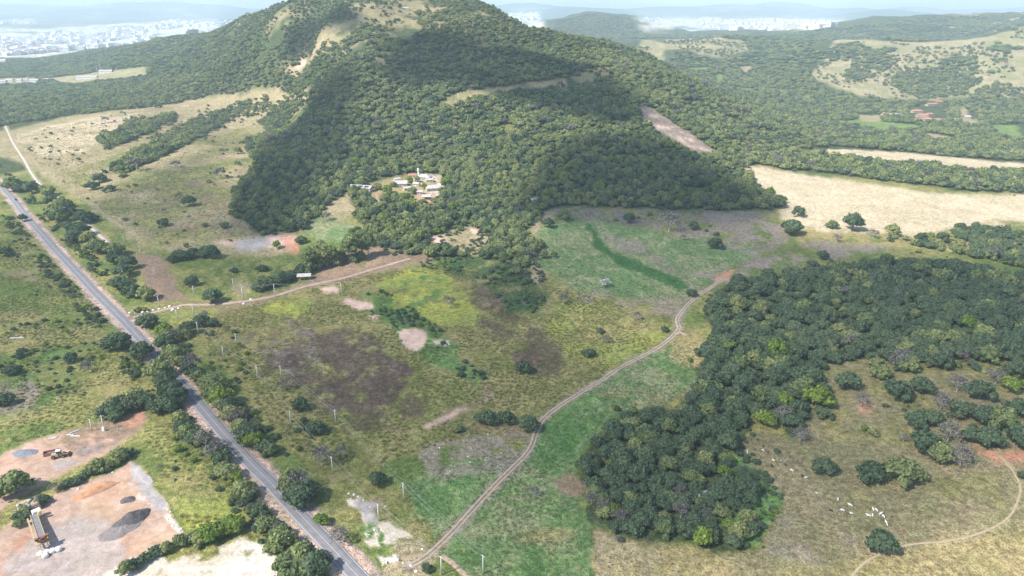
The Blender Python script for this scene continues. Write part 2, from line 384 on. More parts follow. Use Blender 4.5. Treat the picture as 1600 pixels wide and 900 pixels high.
# big pale field
layer('tan', [(1160, 256), (1200, 262), (1250, 272), (1330, 282), (1440, 300), (1520, 304), (1700, 306), (1700, 352), (1540, 352), (1420, 372), (1300, 368), (1235, 358), (1215, 330), (1225, 318), (1195, 300), (1170, 282)], 4, 2)
layer('straw', [(1235, 352), (1320, 362), (1430, 368), (1560, 345), (1700, 345), (1700, 420), (1500, 395), (1350, 385), (1260, 380), (1215, 362)], 5, 3, .72, 22)
layer('meadow', [(1235, 352), (1320, 362), (1430, 368), (1560, 345), (1700, 345), (1700, 420), (1500, 395), (1350, 385), (1260, 380), (1215, 362)], 5, 3, .35, 14, .8)
# left hillside
layer('dry', [(-20, 206), (20, 203), (100, 182), (240, 166), (350, 146), (485, 134), (484, 152), (425, 205), (448, 232), (385, 300), (368, 332), (408, 372), (470, 345), (440, 400), (360, 400), (270, 395), (205, 372), (150, 330), (90, 290), (40, 255), (-20, 240)], 5, 2)
layer('meadow', [(100, 270), (260, 205), (420, 200), (440, 240), (370, 330), (400, 380), (270, 395), (205, 372)], 6, 3, .52, 40, .8)
layer('tan', [(20, 212), (90, 192), (220, 172), (200, 200), (130, 240), (60, 245)], 6, 3, .7, 40, .8)
layer('brown', [(300, 280), (380, 300), (360, 370), (240, 360), (250, 320)], 5, 3, .4, 18, .6)
layer('pink', [(405, 372), (430, 366), (470, 372), (455, 384), (430, 386), (350, 384), (330, 378)], 3, 2, .7, 12)
layer('grey', [(372, 378), (420, 370), (430, 380), (400, 392), (370, 390)], 3, 2)
layer('brown', [(210, 395), (265, 405), (275, 440), (300, 470), (240, 470), (222, 430)], 4, 3)
layer('redsoil', [(438, 372), (462, 366), (470, 398), (445, 395)], 2, 2, None, None, .8)
layer('meadow', [(255, 420), (330, 410), (450, 400), (470, 410), (400, 440), (380, 458), (300, 452)], 3, 2)
layer('dry', [(362, 440), (388, 438), (390, 462), (366, 464)], 2, 2, None, None, .8)
layer('crop', [(475, 345), (510, 338), (575, 358), (560, 375), (500, 376), (470, 362)], 2, 2)
layer('dry', [(500, 335), (520, 312), (545, 300), (555, 330), (535, 345)], 3, 2)
# house clearing
layer('straw', [(575, 288), (605, 278), (640, 272), (690, 272), (694, 300), (680, 318), (655, 326), (640, 305), (600, 302), (590, 318), (575, 312)], 2.5, 2)
layer('white', [(632, 284), (650, 272), (688, 272), (692, 300), (682, 312), (668, 300), (645, 292)], 3, 2, .55, 8)
layer('dirt', [(650, 302), (690, 305), (690, 318), (652, 324)], 2, 1, .7, 8)
layer('dirt', [(583, 318), (592, 300), (596, 330), (586, 332)], 2, 1)
layer('dry', [(690, 366), (720, 352), (760, 362), (770, 385), (740, 405), (700, 385)], 3, 2)
layer('pink', [(670, 372), (690, 368), (700, 378), (685, 385)], 2, 1)
layer('pink', [(735, 355), (752, 358), (750, 366), (735, 364)], 2, 1)
layer('redsoil', [(635, 380), (680, 385), (675, 408), (640, 412)], 3, 3, .6, 12, .8)
layer('brown', [(520, 395), (600, 372), (680, 380), (675, 410), (600, 425), (500, 450), (440, 470), (350, 495), (340, 484), (420, 462), (480, 438)], 3, 3, .9, 18)
# middle field
layer('olive', [(300, 500), (380, 480), (480, 450), (600, 425), (700, 420), (830, 440), (930, 450), (1060, 490), (1052, 524), (960, 585), (850, 650), (825, 700), (760, 690), (700, 690), (600, 730), (500, 770), (450, 700), (380, 610)], 4, 2)
layer('brown', [(600, 600), (760, 600), (840, 640), (820, 700), (700, 700), (600, 690)], 5, 3, .35, 16, .6)
layer('lime', [(590, 440), (640, 420), (700, 430), (750, 480), (745, 512), (690, 510), (640, 490), (600, 475)], 4, 3, .8, 9)
layer('lush', [(600, 440), (660, 425), (700, 440), (690, 480), (620, 480)], 4, 3, .35, 12, .9)
layer('lime', [(408, 482), (430, 472), (478, 468), (482, 484), (462, 498), (420, 492)], 3, 2, .8, 6)
layer('lime', [(860, 480), (900, 465), (990, 490), (1050, 510), (1040, 530), (960, 575), (890, 560), (850, 520)], 5, 3, .5, 14, .75)
layer('straw', [(870, 480), (960, 480), (1040, 515), (1000, 545), (920, 540)], 5, 3, .4, 13, .6)
layer('burnt', [(745, 440), (775, 450), (800, 490), (880, 540), (870, 590), (810, 580), (770, 530), (740, 480)], 4, 3, .6, 14, .85)
layer('burnt', [(425, 550), (470, 525), (545, 510), (580, 530), (610, 560), (650, 580), (645, 610), (590, 640), (520, 650), (470, 600), (430, 580)], 7, 2, .74, 9, .92)
layer('burnt', [(370, 500), (460, 500), (560, 530), (640, 600), (660, 640), (600, 680), (520, 660), (420, 590)], 8, 3, .38, 8, .75)
layer('lilac', [(410, 545), (460, 500), (480, 510), (500, 560), (450, 590)], 3, 2, .33, 5, .8)
layer('lush', [(560, 462), (600, 455), (650, 490), (700, 520), (720, 560), (760, 590), (740, 600), (690, 575), (640, 540), (600, 500), (565, 485)], 4, 3, .7, 10, .9)
layer('pink', [(528, 470), (545, 465), (580, 473), (587, 481), (565, 484)], 2.6, 1)
layer('pink', [(572, 490), (595, 493), (596, 498), (580, 498)], 1.2, 1, .7, 5)
layer('pink', [(498, 450), (520, 447), (534, 452), (530, 458), (508, 457)], 1.5, 1)
layer('pink', [(622, 519), (640, 512), (672, 520), (668, 534), (655, 548), (640, 544), (630, 532)], 2.6, 1)
layer('white', [(676, 532), (700, 530), (702, 540), (682, 538)], 1.2, 1, .6, 3)
layer('pink', [(660, 666), (690, 648), (726, 634), (728, 640), (700, 655), (668, 668)], 2.2, 1, .75, 5)
layer('pink', [(752, 625), (770, 612), (772, 620), (756, 628)], 1.2, 1)
layer('brown', [(755, 600), (770, 605), (772, 622), (730, 645), (690, 665), (660, 672), (690, 640), (745, 622)], 2, 2, None, None, .5)
# valley behind it
layer('dry', [(792, 432), (825, 400), (840, 330), (870, 330), (860, 380), (850, 430), (820, 490), (795, 470)], 4, 3, .7, 14)
layer('shrub', [(700, 405), (770, 400), (820, 430), (860, 460), (830, 490), (790, 490), (760, 440), (690, 430)], 4, 3, .75, 14)
layer('crop', [(850, 350), (900, 340), (960, 345), (1060, 370), (1180, 380), (1190, 400), (1120, 432), (1080, 465), (1000, 470), (900, 455), (860, 430), (825, 395)], 4, 3)
layer('lilac', [(835, 328), (900, 324), (1010, 326), (1200, 330), (1240, 350), (1230, 378), (1180, 400), (1080, 372), (960, 346), (900, 340), (840, 346)], 4, 3, .62, 12, .85)
layer('lilac', [(930, 362), (1000, 378), (1060, 420), (1050, 440), (1000, 415), (940, 380)], 3, 3, .5, 12, .8)
layer('lilac', [(1060, 440), (1180, 400), (1280, 378), (1400, 385), (1290, 410), (1180, 425), (1110, 460)], 4, 3, .7, 16, .9)
layer('lilac', [(880, 445), (1000, 465), (1080, 465), (1070, 500), (990, 480), (900, 470)], 3, 3, .6, 12, .7)
layer('deep', [(912, 352), (922, 352), (932, 372), (960, 392), (1000, 410), (1050, 430), (1080, 448), (1070, 456), (1020, 436), (960, 408), (928, 384)], 3.0, 1, None, None, 1, n_a * .4 - .5)
layer('redsoil', [(1118, 436), (1135, 424), (1150, 422), (1138, 434), (1122, 440)], 1.5, 1)
# green fields by the track
layer('crop', [(1060, 535), (1085, 560), (1090, 600), (1040, 632), (960, 650), (905, 710), (888, 760), (925, 820), (933, 910), (740, 910), (690, 866), (735, 800), (800, 732), (840, 680), (900, 620), (1000, 560)], 1.5, 1)
layer('lush', [(848, 665), (900, 622), (960, 612), (950, 650), (905, 700), (870, 720), (850, 740), (835, 720)], 5, 1, .7, 8, .85)
layer('lush', [(690, 866), (735, 800), (850, 700), (890, 760), (925, 820), (933, 910), (740, 910)], 5, 1, .45, 7, .7)
layer('lush', [(985, 550), (1050, 560), (1085, 590), (1060, 610), (1020, 590)], 3, 3, .55, 9, .8)
layer('straw', [(1050, 530), (1085, 515), (1105, 535), (1100, 575), (1080, 575), (1050, 560)], 2, 2, .9, 6)
layer('straw', [(930, 610), (1050, 600), (1080, 625), (1000, 640), (930, 640)], 4, 3, .45, 10, .7)
layer('brown', [(862, 750), (890, 735), (925, 770), (900, 780), (870, 775)], 2, 2, None, None, .9)
layer('straw', [(800, 840), (860, 820), (910, 800), (905, 830), (850, 860)], 3, 3, .5, 8, .7)
layer('crop', [(655, 740), (720, 715), (800, 715), (800, 728), (735, 798), (700, 832), (668, 850), (640, 800), (625, 760)], 2, 2)
layer('lush', [(655, 740), (760, 745), (780, 745), (735, 798), (690, 820), (640, 790)], 4, 1, .6, 7, .7)
layer('lilac', [(670, 690), (740, 672), (830, 675), (830, 700), (790, 730), (700, 748), (660, 735), (650, 715)], 3, 3, .7, 7, .7)
layer('olive', [(500, 770), (560, 740), (640, 770), (690, 850), (640, 850), (570, 830)], 3, 3, .75, 10)
layer('brown', [(470, 745), (540, 730), (610, 765), (600, 800), (540, 790), (500, 800)], 3, 3, .4, 10, .7)
layer('white', [(548, 768), (575, 772), (600, 800), (620, 818), (650, 840), (676, 864), (640, 895), (600, 905), (580, 860), (560, 850), (575, 820), (548, 790)], 2.5, 1, .52, 6)
layer('grey', [(555, 778), (590, 782), (600, 815), (570, 812)], 2, 1, .8, 5)
layer('lush', [(560, 815), (590, 812), (605, 835), (590, 850), (570, 850)], 2, 1, .5, 4)
layer('dry', [(610, 850), (660, 840), (690, 866), (660, 905), (590, 905)], 2, 2, .75, 5)
# pasture at the right
layer('pasture', [(1145, 690), (1190, 670), (1240, 690), (1300, 560), (1420, 560), (1600, 600), (1720, 600), (1720, 960), (933, 960), (933, 832), (1010, 845), (1110, 870), (1190, 850), (1225, 790), (1215, 770), (1160, 740)], 2.5, 2)
layer('straw', [(933, 832), (1010, 850), (1110, 870), (1180, 860), (1300, 880), (1720, 800), (1720, 960), (933, 960)], 4, 4, .66, 20, .85)
layer('olive', [(1250, 560), (1600, 560), (1720, 600), (1720, 720), (1560, 700), (1400, 690), (1290, 690)], 4, 4, .5, 16, .8)
layer('olive', [(1400, 740), (1560, 740), (1580, 800), (1400, 850), (1300, 790)], 4, 4, .5, 18, .7)
layer('lilac', [(1195, 690), (1225, 760), (1228, 800), (1190, 860), (1300, 880), (1330, 830), (1250, 740)], 4, 4, .5, 12, .5)
layer('dry', [(933, 832), (1000, 850), (1060, 870), (1060, 960), (933, 960)], 1, 2, .8, 12)
layer('lush', [(1150, 700), (1190, 740), (1228, 775), (1215, 805), (1180, 850), (1140, 840), (1140, 740)], 2, 2)
layer('redsoil', [(1338, 640), (1352, 626), (1375, 640), (1368, 645), (1345, 646)], 1.5, 1, .75, 4)
layer('redsoil', [(1520, 695), (1570, 712), (1600, 700), (1700, 705), (1700, 725), (1600, 725), (1570, 728), (1530, 712)], 2, 2, .75, 8)
layer('brown', [(1460, 630), (1520, 610), (1560, 640), (1500, 680), (1470, 670)], 3, 3, .6, 10, .7)
# left meadow and yards
layer('straw', [(-60, 660), (60, 640), (140, 590), (170, 560), (230, 570), (200, 640), (110, 690), (0, 700), (-60, 720)], 4, 3, .55, 14, .7)
layer('lush', [(-60, 560), (60, 540), (150, 560), (140, 600), (60, 640), (-60, 640)], 5, 3, .5, 14, .7)
layer('brown', [(-40, 400), (60, 380), (180, 500), (150, 540), (20, 560), (-60, 520)], 5, 3, .22, 14, .6)
layer('straw', [(-40, 360), (60, 380), (180, 500), (150, 560), (20, 560), (-60, 520)], 5, 3, .4, 18, .6)
layer('lilac', [(0, 600), (40, 595), (60, 615), (40, 640), (0, 645)], 3, 2, .7, 6)
layer('dirt', [(-40, 730), (5, 710), (50, 690), (100, 672), (140, 678), (190, 650), (215, 640), (230, 655), (195, 688), (160, 712), (120, 730), (80, 752), (40, 772), (0, 800), (-40, 820)], 1.5, 1)
layer('brown', [(60, 690), (110, 672), (215, 635), (228, 655), (180, 695), (130, 715)], 3, 2, .7, 10, .9)
layer('redsoil', [(190, 655), (220, 645), (225, 660), (200, 672)], 2, 1, .8, 6, .8)
layer('slate', [(20, 706), (50, 704), (56, 708), (40, 718), (22, 716)], 1.2, 1, None, None, .75)
layer('slate', [(115, 700), (160, 690), (165, 700), (125, 712)], 2, 2, .7, 6, .6)
layer('grey', [(75, 725), (115, 718), (125, 725), (85, 738)], 2, 1, .6, 5, .8)
layer('dirt', [(-40, 860), (20, 810), (45, 800), (90, 770), (130, 752), (180, 735), (205, 715), (225, 725), (262, 790), (292, 830), (268, 850), (225, 870), (180, 910), (-40, 960)], 1.2, 1)
layer('orange', [(118, 780), (135, 762), (170, 752), (200, 752), (225, 770), (222, 790), (190, 805), (160, 820), (130, 800)], 2, 3, None, None, .9)
layer('orange', [(180, 868), (200, 850), (230, 830), (265, 812), (280, 828), (262, 848), (225, 868)], 1.5, 2)
layer('grey', [(60, 830), (110, 810), (160, 815), (185, 850), (170, 910), (20, 910), (0, 890)], 3, 4, .8, 20, .65)
layer('redsoil', [(15, 850), (45, 820), (52, 838), (30, 862)], 2, 2, None, None, .55)
layer('grey', [(203, 714), (216, 716), (232, 748), (262, 790), (255, 800), (240, 795), (222, 762), (205, 745)], 1, 1)
layer('white', [(260, 784), (270, 798), (292, 830), (280, 834), (268, 818), (258, 806)], 1, 1, .85, 3)
layer('white', [(145, 910), (180, 880), (225, 868), (260, 880), (330, 860), (370, 838), (402, 850), (432, 880), (440, 930), (145, 930)], 3, 1, .72, 6)
layer('white', [(200, 752), (222, 762), (240, 792), (232, 792), (215, 775)], 1, 1, .7, 4)
layer('meadow', [(228, 655), (280, 650), (350, 720), (440, 800), (480, 880), (440, 900), (420, 850), (370, 835), (330, 855), (292, 830), (262, 788), (228, 735), (200, 712)], 2, 2)
layer('lime', [(262, 750), (320, 735), (380, 790), (370, 830), (300, 825)], 3, 3, .6, 9, .75)
layer('straw', [(250, 740), (320, 735), (360, 780), (300, 800)], 3, 3, .4, 9, .7)

# bare verge of the road and worn ground beside the tracks
def along(line, w0, w1, kind, alpha, cov=None, cs=6):
    global col
    d = polydist(line, x, y) + wx1 * 0.9
    m = (1 - sstep(w0, w1, d)) * alpha
    if cov is not None: m = m * sstep(-.3, .3, fbm(x, y, cs, 3, 71) + (cov - .5) * 1.7)
    m = m[:, None]
    col = col * (1 - m) + two(kind, n_a) * m
along(ROAD, 5.0, 8.0, 'lilac', .9)
along(ROAD, 4.6, 6.6, 'pink', .6, .85, 9)
along(TRACK, 1.5, 3.2, 'lilac', .8)
along(DRIVE, 2.6, 6.0, 'brown', .85)
along(COWPATH, .5, 1.4, 'dry', .5)
along(HILLTRACK, 2, 4.5, 'dry', .9)
col = col * (1 + 0.16 * n_d[:, None] + 0.10 * n_a[:, None])
col = np.clip(col, 0.01, 0.95)

def mesh_np(name, verts, faces):
    me = bpy.data.meshes.new(name)
    verts = np.asarray(verts, np.float32); faces = np.asarray(faces, np.int32)
    k = faces.shape[1]
    me.vertices.add(len(verts)); me.vertices.foreach_set('co', verts.ravel())
    me.loops.add(faces.size); me.loops.foreach_set('vertex_index', faces.ravel())
    me.polygons.add(len(faces)); me.polygons.foreach_set('loop_start', np.arange(0, faces.size, k, dtype=np.int32))
    me.polygons.foreach_set('loop_total', np.full(len(faces), k, np.int32))
    me.update(calc_edges=True); me.validate()
    return me

# ------------------------------------------------------------------ materials
MATS = {}
class NT:
    def __init__(s, name):
        s.m = bpy.data.materials.new(name); s.m.use_nodes = True; s.t = s.m.node_tree
        s.t.nodes.clear(); s.out = s.t.nodes.new('ShaderNodeOutputMaterial')
    def n(s, kind, **kw):
        nd = s.t.nodes.new('ShaderNode' + kind)
        for k, v in kw.items():
            if k.startswith('i_'):
                key = k[2:]; nd.inputs[int(key) if key.isdigit() else key.replace('_', ' ')].default_value = v
            else: setattr(nd, k, v)
        return nd
    def l(s, a, b): s.t.links.new(a, b)
    def math(s, op, a, b=None):
        nd = s.n('Math', operation=op)
        for i, q in enumerate((a, b)):
            if q is None: continue
            if isinstance(q, (int, float)): nd.inputs[i].default_value = q
            else: s.l(q, nd.inputs[i])
        return nd.outputs[0]
    def ramp(s, fac, stops):
        nd = s.n('ValToRGB'); e = nd.color_ramp.elements
        while len(e) < len(stops): e.new(0.5)
        for i, (p, c) in enumerate(stops):
            e[i].position = p; e[i].color = (*c, 1)
        s.l(fac, nd.inputs[0]); return nd.outputs[0]
    def mixc(s, fac, a, b, mode='MIX'):
        nd = s.n('MixRGB', blend_type=mode)
        for i, q in zip((0, 1, 2), (fac, a, b)):
            if isinstance(q, (int, float)): nd.inputs[i].default_value = q
            elif isinstance(q, tuple): nd.inputs[i].default_value = (*q, 1)
            else: s.l(q, nd.inputs[i])
        return nd.outputs[0]
    def noise(s, scale, detail=3, vec=None, rough=.55):
        nd = s.n('TexNoise'); nd.inputs['Scale'].default_value = scale; nd.inputs['Detail'].default_value = detail; nd.inputs['Roughness'].default_value = rough
        if vec is not None: s.l(vec, nd.inputs['Vector'])
        return nd.outputs['Fac']

def plain(name, c, rough=.8, var=.25, scale=1.5, spec=.3, metal=0.0, bump=0.0):
    if name in MATS: return MATS[name]
    t = NT(name); g = t.n('NewGeometry')
    f = t.noise(scale, 4, g.outputs['Position'])
    cc = t.ramp(f, [(.25, tuple(v * (1 - var) for v in c)), (.75, tuple(min(1, v * (1 + var)) for v in c))])
    b = t.n('BsdfPrincipled'); t.l(cc, b.inputs['Base Color'])
    b.inputs['Roughness'].default_value = rough; b.inputs['Metallic'].default_value = metal
    b.inputs['Specular IOR Level'].default_value = spec
    if bump:
        bp = t.n('Bump'); bp.inputs['Strength'].default_value = bump; bp.inputs['Distance'].default_value = .2
        t.l(f, bp.inputs['Height']); t.l(bp.outputs[0], b.inputs['Normal'])
    t.l(b.outputs[0], t.out.inputs[0]); MATS[name] = t.m
    return t.m

t = NT('land'); tx = t.n('Attribute', attribute_name='texture')
at = t.n('Attribute', attribute_name='cover'); g = t.n('NewGeometry')
n1 = t.noise(.42, 5, g.outputs['Position'], .65); n2 = t.noise(1.9, 3, g.outputs['Position'], .6); n3 = t.noise(.06, 4, g.outputs['Position'])
v1 = t.ramp(n1, [(.36, (.66, .68, .64)), (.64, (1.34, 1.32, 1.30))])
v2 = t.ramp(n2, [(.36, (.62, .65, .60)), (.64, (1.36, 1.33, 1.32))])
v3 = t.ramp(n3, [(.3, (.86, .90, .84)), (.7, (1.14, 1.10, 1.12))])
c = t.mixc(tx.outputs['Fac'], at.outputs['Color'], v1, 'MULTIPLY'); c = t.mixc(tx.outputs['Fac'], c, v2, 'MULTIPLY'); c = t.mixc(1, c, v3, 'MULTIPLY')
b = t.n('BsdfPrincipled'); b.inputs['Roughness'].default_value = .95; b.inputs['Specular IOR Level'].default_value = .08
t.l(c, b.inputs['Base Color'])
hh = t.math('ADD', t.math('MULTIPLY', n1, 1.3), t.math('MULTIPLY', n2, .45))
bp = t.n('Bump'); bp.inputs['Strength'].default_value = .85; bp.inputs['Distance'].default_value = 1.0
t.l(t.math('MULTIPLY', tx.outputs['Fac'], .85), bp.inputs['Strength']); t.l(hh, bp.inputs['Height']); t.l(bp.outputs[0], b.inputs['Normal']); t.l(b.outputs[0], t.out.inputs[0])
MATS['land'] = t.m

ii = np.arange(NR * NC).reshape(NR, NC)
gf = np.stack([ii[:-1, :-1], ii[1:, :-1], ii[1:, 1:], ii[:-1, 1:]], -1).reshape(-1, 4)[:, ::-1]
gm = mesh_np('ground', np.stack([GX, GY, GH], -1).reshape(-1, 3), gf)
ca = gm.color_attributes.new('cover', 'FLOAT_COLOR', 'POINT')
ca.data.foreach_set('color', np.concatenate([col, np.ones((len(col), 1))], 1).astype(np.float32).ravel())
ta = gm.attributes.new('texture', 'FLOAT', 'POINT'); ta.data.foreach_set('value', tex.astype(np.float32))
gm.polygons.foreach_set('use_smooth', np.ones(len(gf), bool))
gm.materials.append(MATS['land'])
ground = bpy.data.objects.new('ground', gm); COL.objects.link(ground); ground['kind'] = 'structure'

# ------------------------------------------------------------------ object helpers
def obj(name, me, mat=None, parent=None, loc=None, rotz=0, scale=None):
    o = bpy.data.objects.new(name, me); COL.objects.link(o)
    if mat is not None and me is not None and not me.materials: me.materials.append(mat)
    if parent is not None: o.parent = parent
    if loc is not None: o.location = tuple(float(v) for v in loc)
    o.rotation_euler = (0, 0, rotz)
    if scale is not None: o.scale = scale if hasattr(scale, '__len__') else (scale,) * 3
    return o
def tag(o, label, cat, group=None, kind=None):
    o['label'] = label; o['category'] = cat
    if group: o['group'] = group
    if kind: o['kind'] = kind
    return o
def root(name, label, cat, loc, rotz=0, group=None):
    o = bpy.data.objects.new(name, None); COL.objects.link(o); o.empty_display_size = .5
    o.location = tuple(float(v) for v in loc); o.rotation_euler = (0, 0, rotz)
    return tag(o, label, cat, group)
class MB:
    """collects simple shapes into one mesh"""
    def __init__(s): s.v = []; s.f = []; s.mi = []
    def add(s, vs, fs, mi=0):
        o = len(s.v); s.v += [tuple(map(float, v)) for v in vs]; s.f += [tuple(i + o for i in f) for f in fs]; s.mi += [mi] * len(fs); return s
    def box(s, c, d, rz=0, mi=0, taper=1.0):
        hx, hy, hz = d[0] / 2, d[1] / 2, d[2] / 2; vs = []
        for (a, b, e) in [(-1,-1,-1),(1,-1,-1),(1,1,-1),(-1,1,-1),(-1,-1,1),(1,-1,1),(1,1,1),(-1,1,1)]:
            k = taper if e > 0 else 1
            X, Y = a * hx * k, b * hy * k
            vs.append((c[0] + X * math.cos(rz) - Y * math.sin(rz), c[1] + X * math.sin(rz) + Y * math.cos(rz), c[2] + e * hz))
        return s.add(vs, [(0,3,2,1),(4,5,6,7),(0,1,5,4),(1,2,6,5),(2,3,7,6),(3,0,4,7)], mi)
    def tube(s, pts, rad, n=8, mi=0, cap=True):
        pts = [Vector(p) for p in pts]; vs = []; fs = []
        for i, p in enumerate(pts):
            d = (pts[min(i + 1, len(pts) - 1)] - pts[max(i - 1, 0)]).normalized()
            a = d.cross(Vector((0, 0, 1)) if abs(d.z) < .9 else Vector((1, 0, 0))).normalized(); b = d.cross(a)
            r = rad[i] if hasattr(rad, '__len__') else rad
            for k in range(n):
                q = 2 * math.pi * k / n; vs.append(tuple(p + a * math.cos(q) * r + b * math.sin(q) * r))
        for i in range(len(pts) - 1):
            for k in range(n):
                k2 = (k + 1) % n; fs.append((i * n + k, i * n + k2, (i + 1) * n + k2, (i + 1) * n + k))
        if cap: fs.append(tuple(range(n))[::-1]); fs.append(tuple((len(pts) - 1) * n + k for k in range(n)))
        return s.add(vs, fs, mi)
    def mesh(s, name, mats=(), smooth=False):
        me = bpy.data.meshes.new(name); me.from_pydata(s.v, [], s.f)
        for m in mats: me.materials.append(m)
        me.polygons.foreach_set('material_index', s.mi)
        if smooth: me.polygons.foreach_set('use_smooth', [True] * len(s.f))
        me.update(); return me
    def build(s, name, mat, parent=None, loc=None, rotz=0, smooth=False):
        mats = mat if isinstance(mat, (list, tuple)) else [mat]
        return obj(name, s.mesh(name, mats, smooth), None, parent, loc, rotz)

# ------------------------------------------------------------------ road and tracks as ribbons laid on the land
def ribbon(name, line, offs, lift, mat, parent=None, skirt=.5, waver=0.0, dash=None):
    tg = np.gradient(line, axis=0); tg /= np.linalg.norm(tg, axis=1)[:, None] + 1e-9
    nr = np.stack([tg[:, 1], -tg[:, 0]], 1)
    n, k = len(line), len(offs)
    V = np.zeros((n, k, 3)); s = np.concatenate([[0], np.cumsum(np.linalg.norm(np.diff(line, axis=0), axis=1))])
    for j, o in enumerate(offs):
        oo = o + (waver * fbm(s, s * 0 + 3.1 * (j + 1), 9, 3, 81 + j) if j in (0, k - 1) else 0)
        p = line + nr * (oo[:, None] if hasattr(oo, 'shape') and getattr(oo, 'ndim', 0) else oo)
        V[:, j, :2] = p; V[:, j, 2] = H(p[:, 0], p[:, 1]) + lift
    if len(offs) > 2:                                      # even cross-section, as a graded road has
        zc = V[:, :, 2].mean(1); V[:, :, 2] = V[:, :, 2] * .35 + zc[:, None] * .65 + .10
        V[:, 0, 2] -= skirt; V[:, -1, 2] -= skirt
    idx = np.arange(n * k).reshape(n, k)
    F = np.stack([idx[:-1, :-1], idx[:-1, 1:], idx[1:, 1:], idx[1:, :-1]], -1)
    if dash: F = F[(s[:-1] % dash[0]) < dash[1]]
    me = mesh_np(name, V.reshape(-1, 3), F.reshape(-1, 4))
    a = me.attributes.new('across', 'FLOAT', 'POINT'); a.data.foreach_set('value', np.tile(np.array(offs, np.float32), n))
    me.materials.append(mat)
    o = obj(name, me, None, parent)
    if parent is None: o['kind'] = 'structure'
    return o

t = NT('asphalt'); g = t.n('NewGeometry'); ac = t.n('Attribute', attribute_name='across')
n1 = t.noise(.35, 5, g.outputs['Position']); n2 = t.noise(5, 3, g.outputs['Position'])
wear = t.math('ABSOLUTE', t.math('SINE', t.math('MULTIPLY', ac.outputs['Fac'], 1.8)))
c = t.ramp(n1, [(.3, (.150, .142, .144)), (.7, (.222, .208, .208))])
c = t.mixc(t.math('MULTIPLY', wear, .35), c, (.29, .278, .285)); c = t.mixc(.5, c, t.ramp(n2, [(.3, (.8, .8, .8)), (.7, (1.2, 1.2, 1.2))]), 'MULTIPLY')
b = t.n('BsdfPrincipled'); b.inputs['Roughness'].default_value = .85; t.l(c, b.inputs['Base Color']); t.l(b.outputs[0], t.out.inputs[0])
MATS['asphalt'] = t.m
t = NT('track_soil'); g = t.n('NewGeometry'); ac = t.n('Attribute', attribute_name='across')
n1 = t.noise(.6, 5, g.outputs['Position'])
ab = t.math('ABSOLUTE', ac.outputs['Fac'])
rut = t.ramp(t.math('ADD', ab, t.math('MULTIPLY', t.math('SUBTRACT', n1, .5), .5)), [(.0, (0, 0, 0)), (.33, (.1, .1, .1)), (.55, (1, 1, 1)), (.95, (1, 1, 1))])
c = t.mixc(rut, t.ramp(n1, [(.35, (.14, .14, .06)), (.65, (.25, .20, .12))]), t.ramp(n1, [(.3, (.36, .27, .195)), (.7, (.48, .37, .28))]))
b = t.n('BsdfPrincipled'); b.inputs['Roughness'].default_value = .95; t.l(c, b.inputs['Base Color']); t.l(b.outputs[0], t.out.inputs[0])
MATS['track_soil'] = t.m
m_paint = plain('road_paint', (.55, .54, .53), .7, .25, 3)
m_soil = plain('worn_soil', (.44, .32, .225), .95, .25, .8, .1)
m_gravel = plain('pale_gravel', (.50, .44, .38), .95, .25, 1.2, .1)

road = ribbon('road', ROAD, [-3.4, -3.0, -1.5, 0, 1.5, 3.0, 3.4], .12, MATS['asphalt'], None, .5, .3)
def line_on_road(name, off, w, dash=None):
    ln = ROAD; tg = np.gradient(ln, axis=0); tg /= np.linalg.norm(tg, axis=1)[:, None]; nr = np.stack([tg[:, 1], -tg[:, 0]], 1)
    zs = np.stack([H(*(ln + nr * o).T) for o in [-3.4, -3.0, -1.5, 0, 1.5, 3.0, 3.4]], 1) + .12
    zc = zs.mean(1); prof = zs * .35 + zc[:, None] * .65 + .10
    V = []
    for o in (off - w / 2, off + w / 2):
        p = ln + nr * o
        z = np.array([np.interp(o, [-3.0, -1.5, 0, 1.5, 3.0], prof[i, 1:-1]) for i in range(len(ln))])
        V.append(np.column_stack([p, z + .02]))
    V = np.stack(V, 1); idx = np.arange(len(ln) * 2).reshape(-1, 2)
    F = np.stack([idx[:-1, 0], idx[:-1, 1], idx[1:, 1], idx[1:, 0]], -1)
    if dash: F = F[np.arange(len(F)) % dash[0] < dash[1]]
    me = mesh_np(name, V.reshape(-1, 3), F); me.materials.append(m_paint)
    obj(name, me, None, road)
line_on_road('edge_line', -2.65, .16); line_on_road('edge_line', 2.65, .16); line_on_road('centre_line', 0, .16)
ribbon('dirt_track', TRACK, [-1.25, -1.05, -.72, -.35, 0, .35, .72, 1.05, 1.25], .05, MATS['track_soil'], None, .25, .25)
ribbon('dirt_track_spur', SPUR, [-1.1, -.6, 0, .6, 1.1], .04, m_soil, None, .2, .3)
ribbon('driveway', DRIVE, [-1.6, -1.2, 0, 1.2, 1.6], .05, plain('driveway_soil', (.38, .295, .225), .95, .3, .5, .1), None, .3, .3)
ribbon('cattle_path', COWPATH, [-.45, -.25, 0, .25, .45], .03, plain('trodden_soil', (.40, .31, .20), .95, .2, .8, .1), None, .18, .12)
ribbon('hillside_track', HILLTRACK, [-1.5, -1.0, 0, 1.0, 1.5], .1, m_gravel, None, .3, .4)
ribbon('field_path', SIDEPATH, [-1.2, -.7, 0, .7, 1.2], .04, m_soil, None, .2, .25)
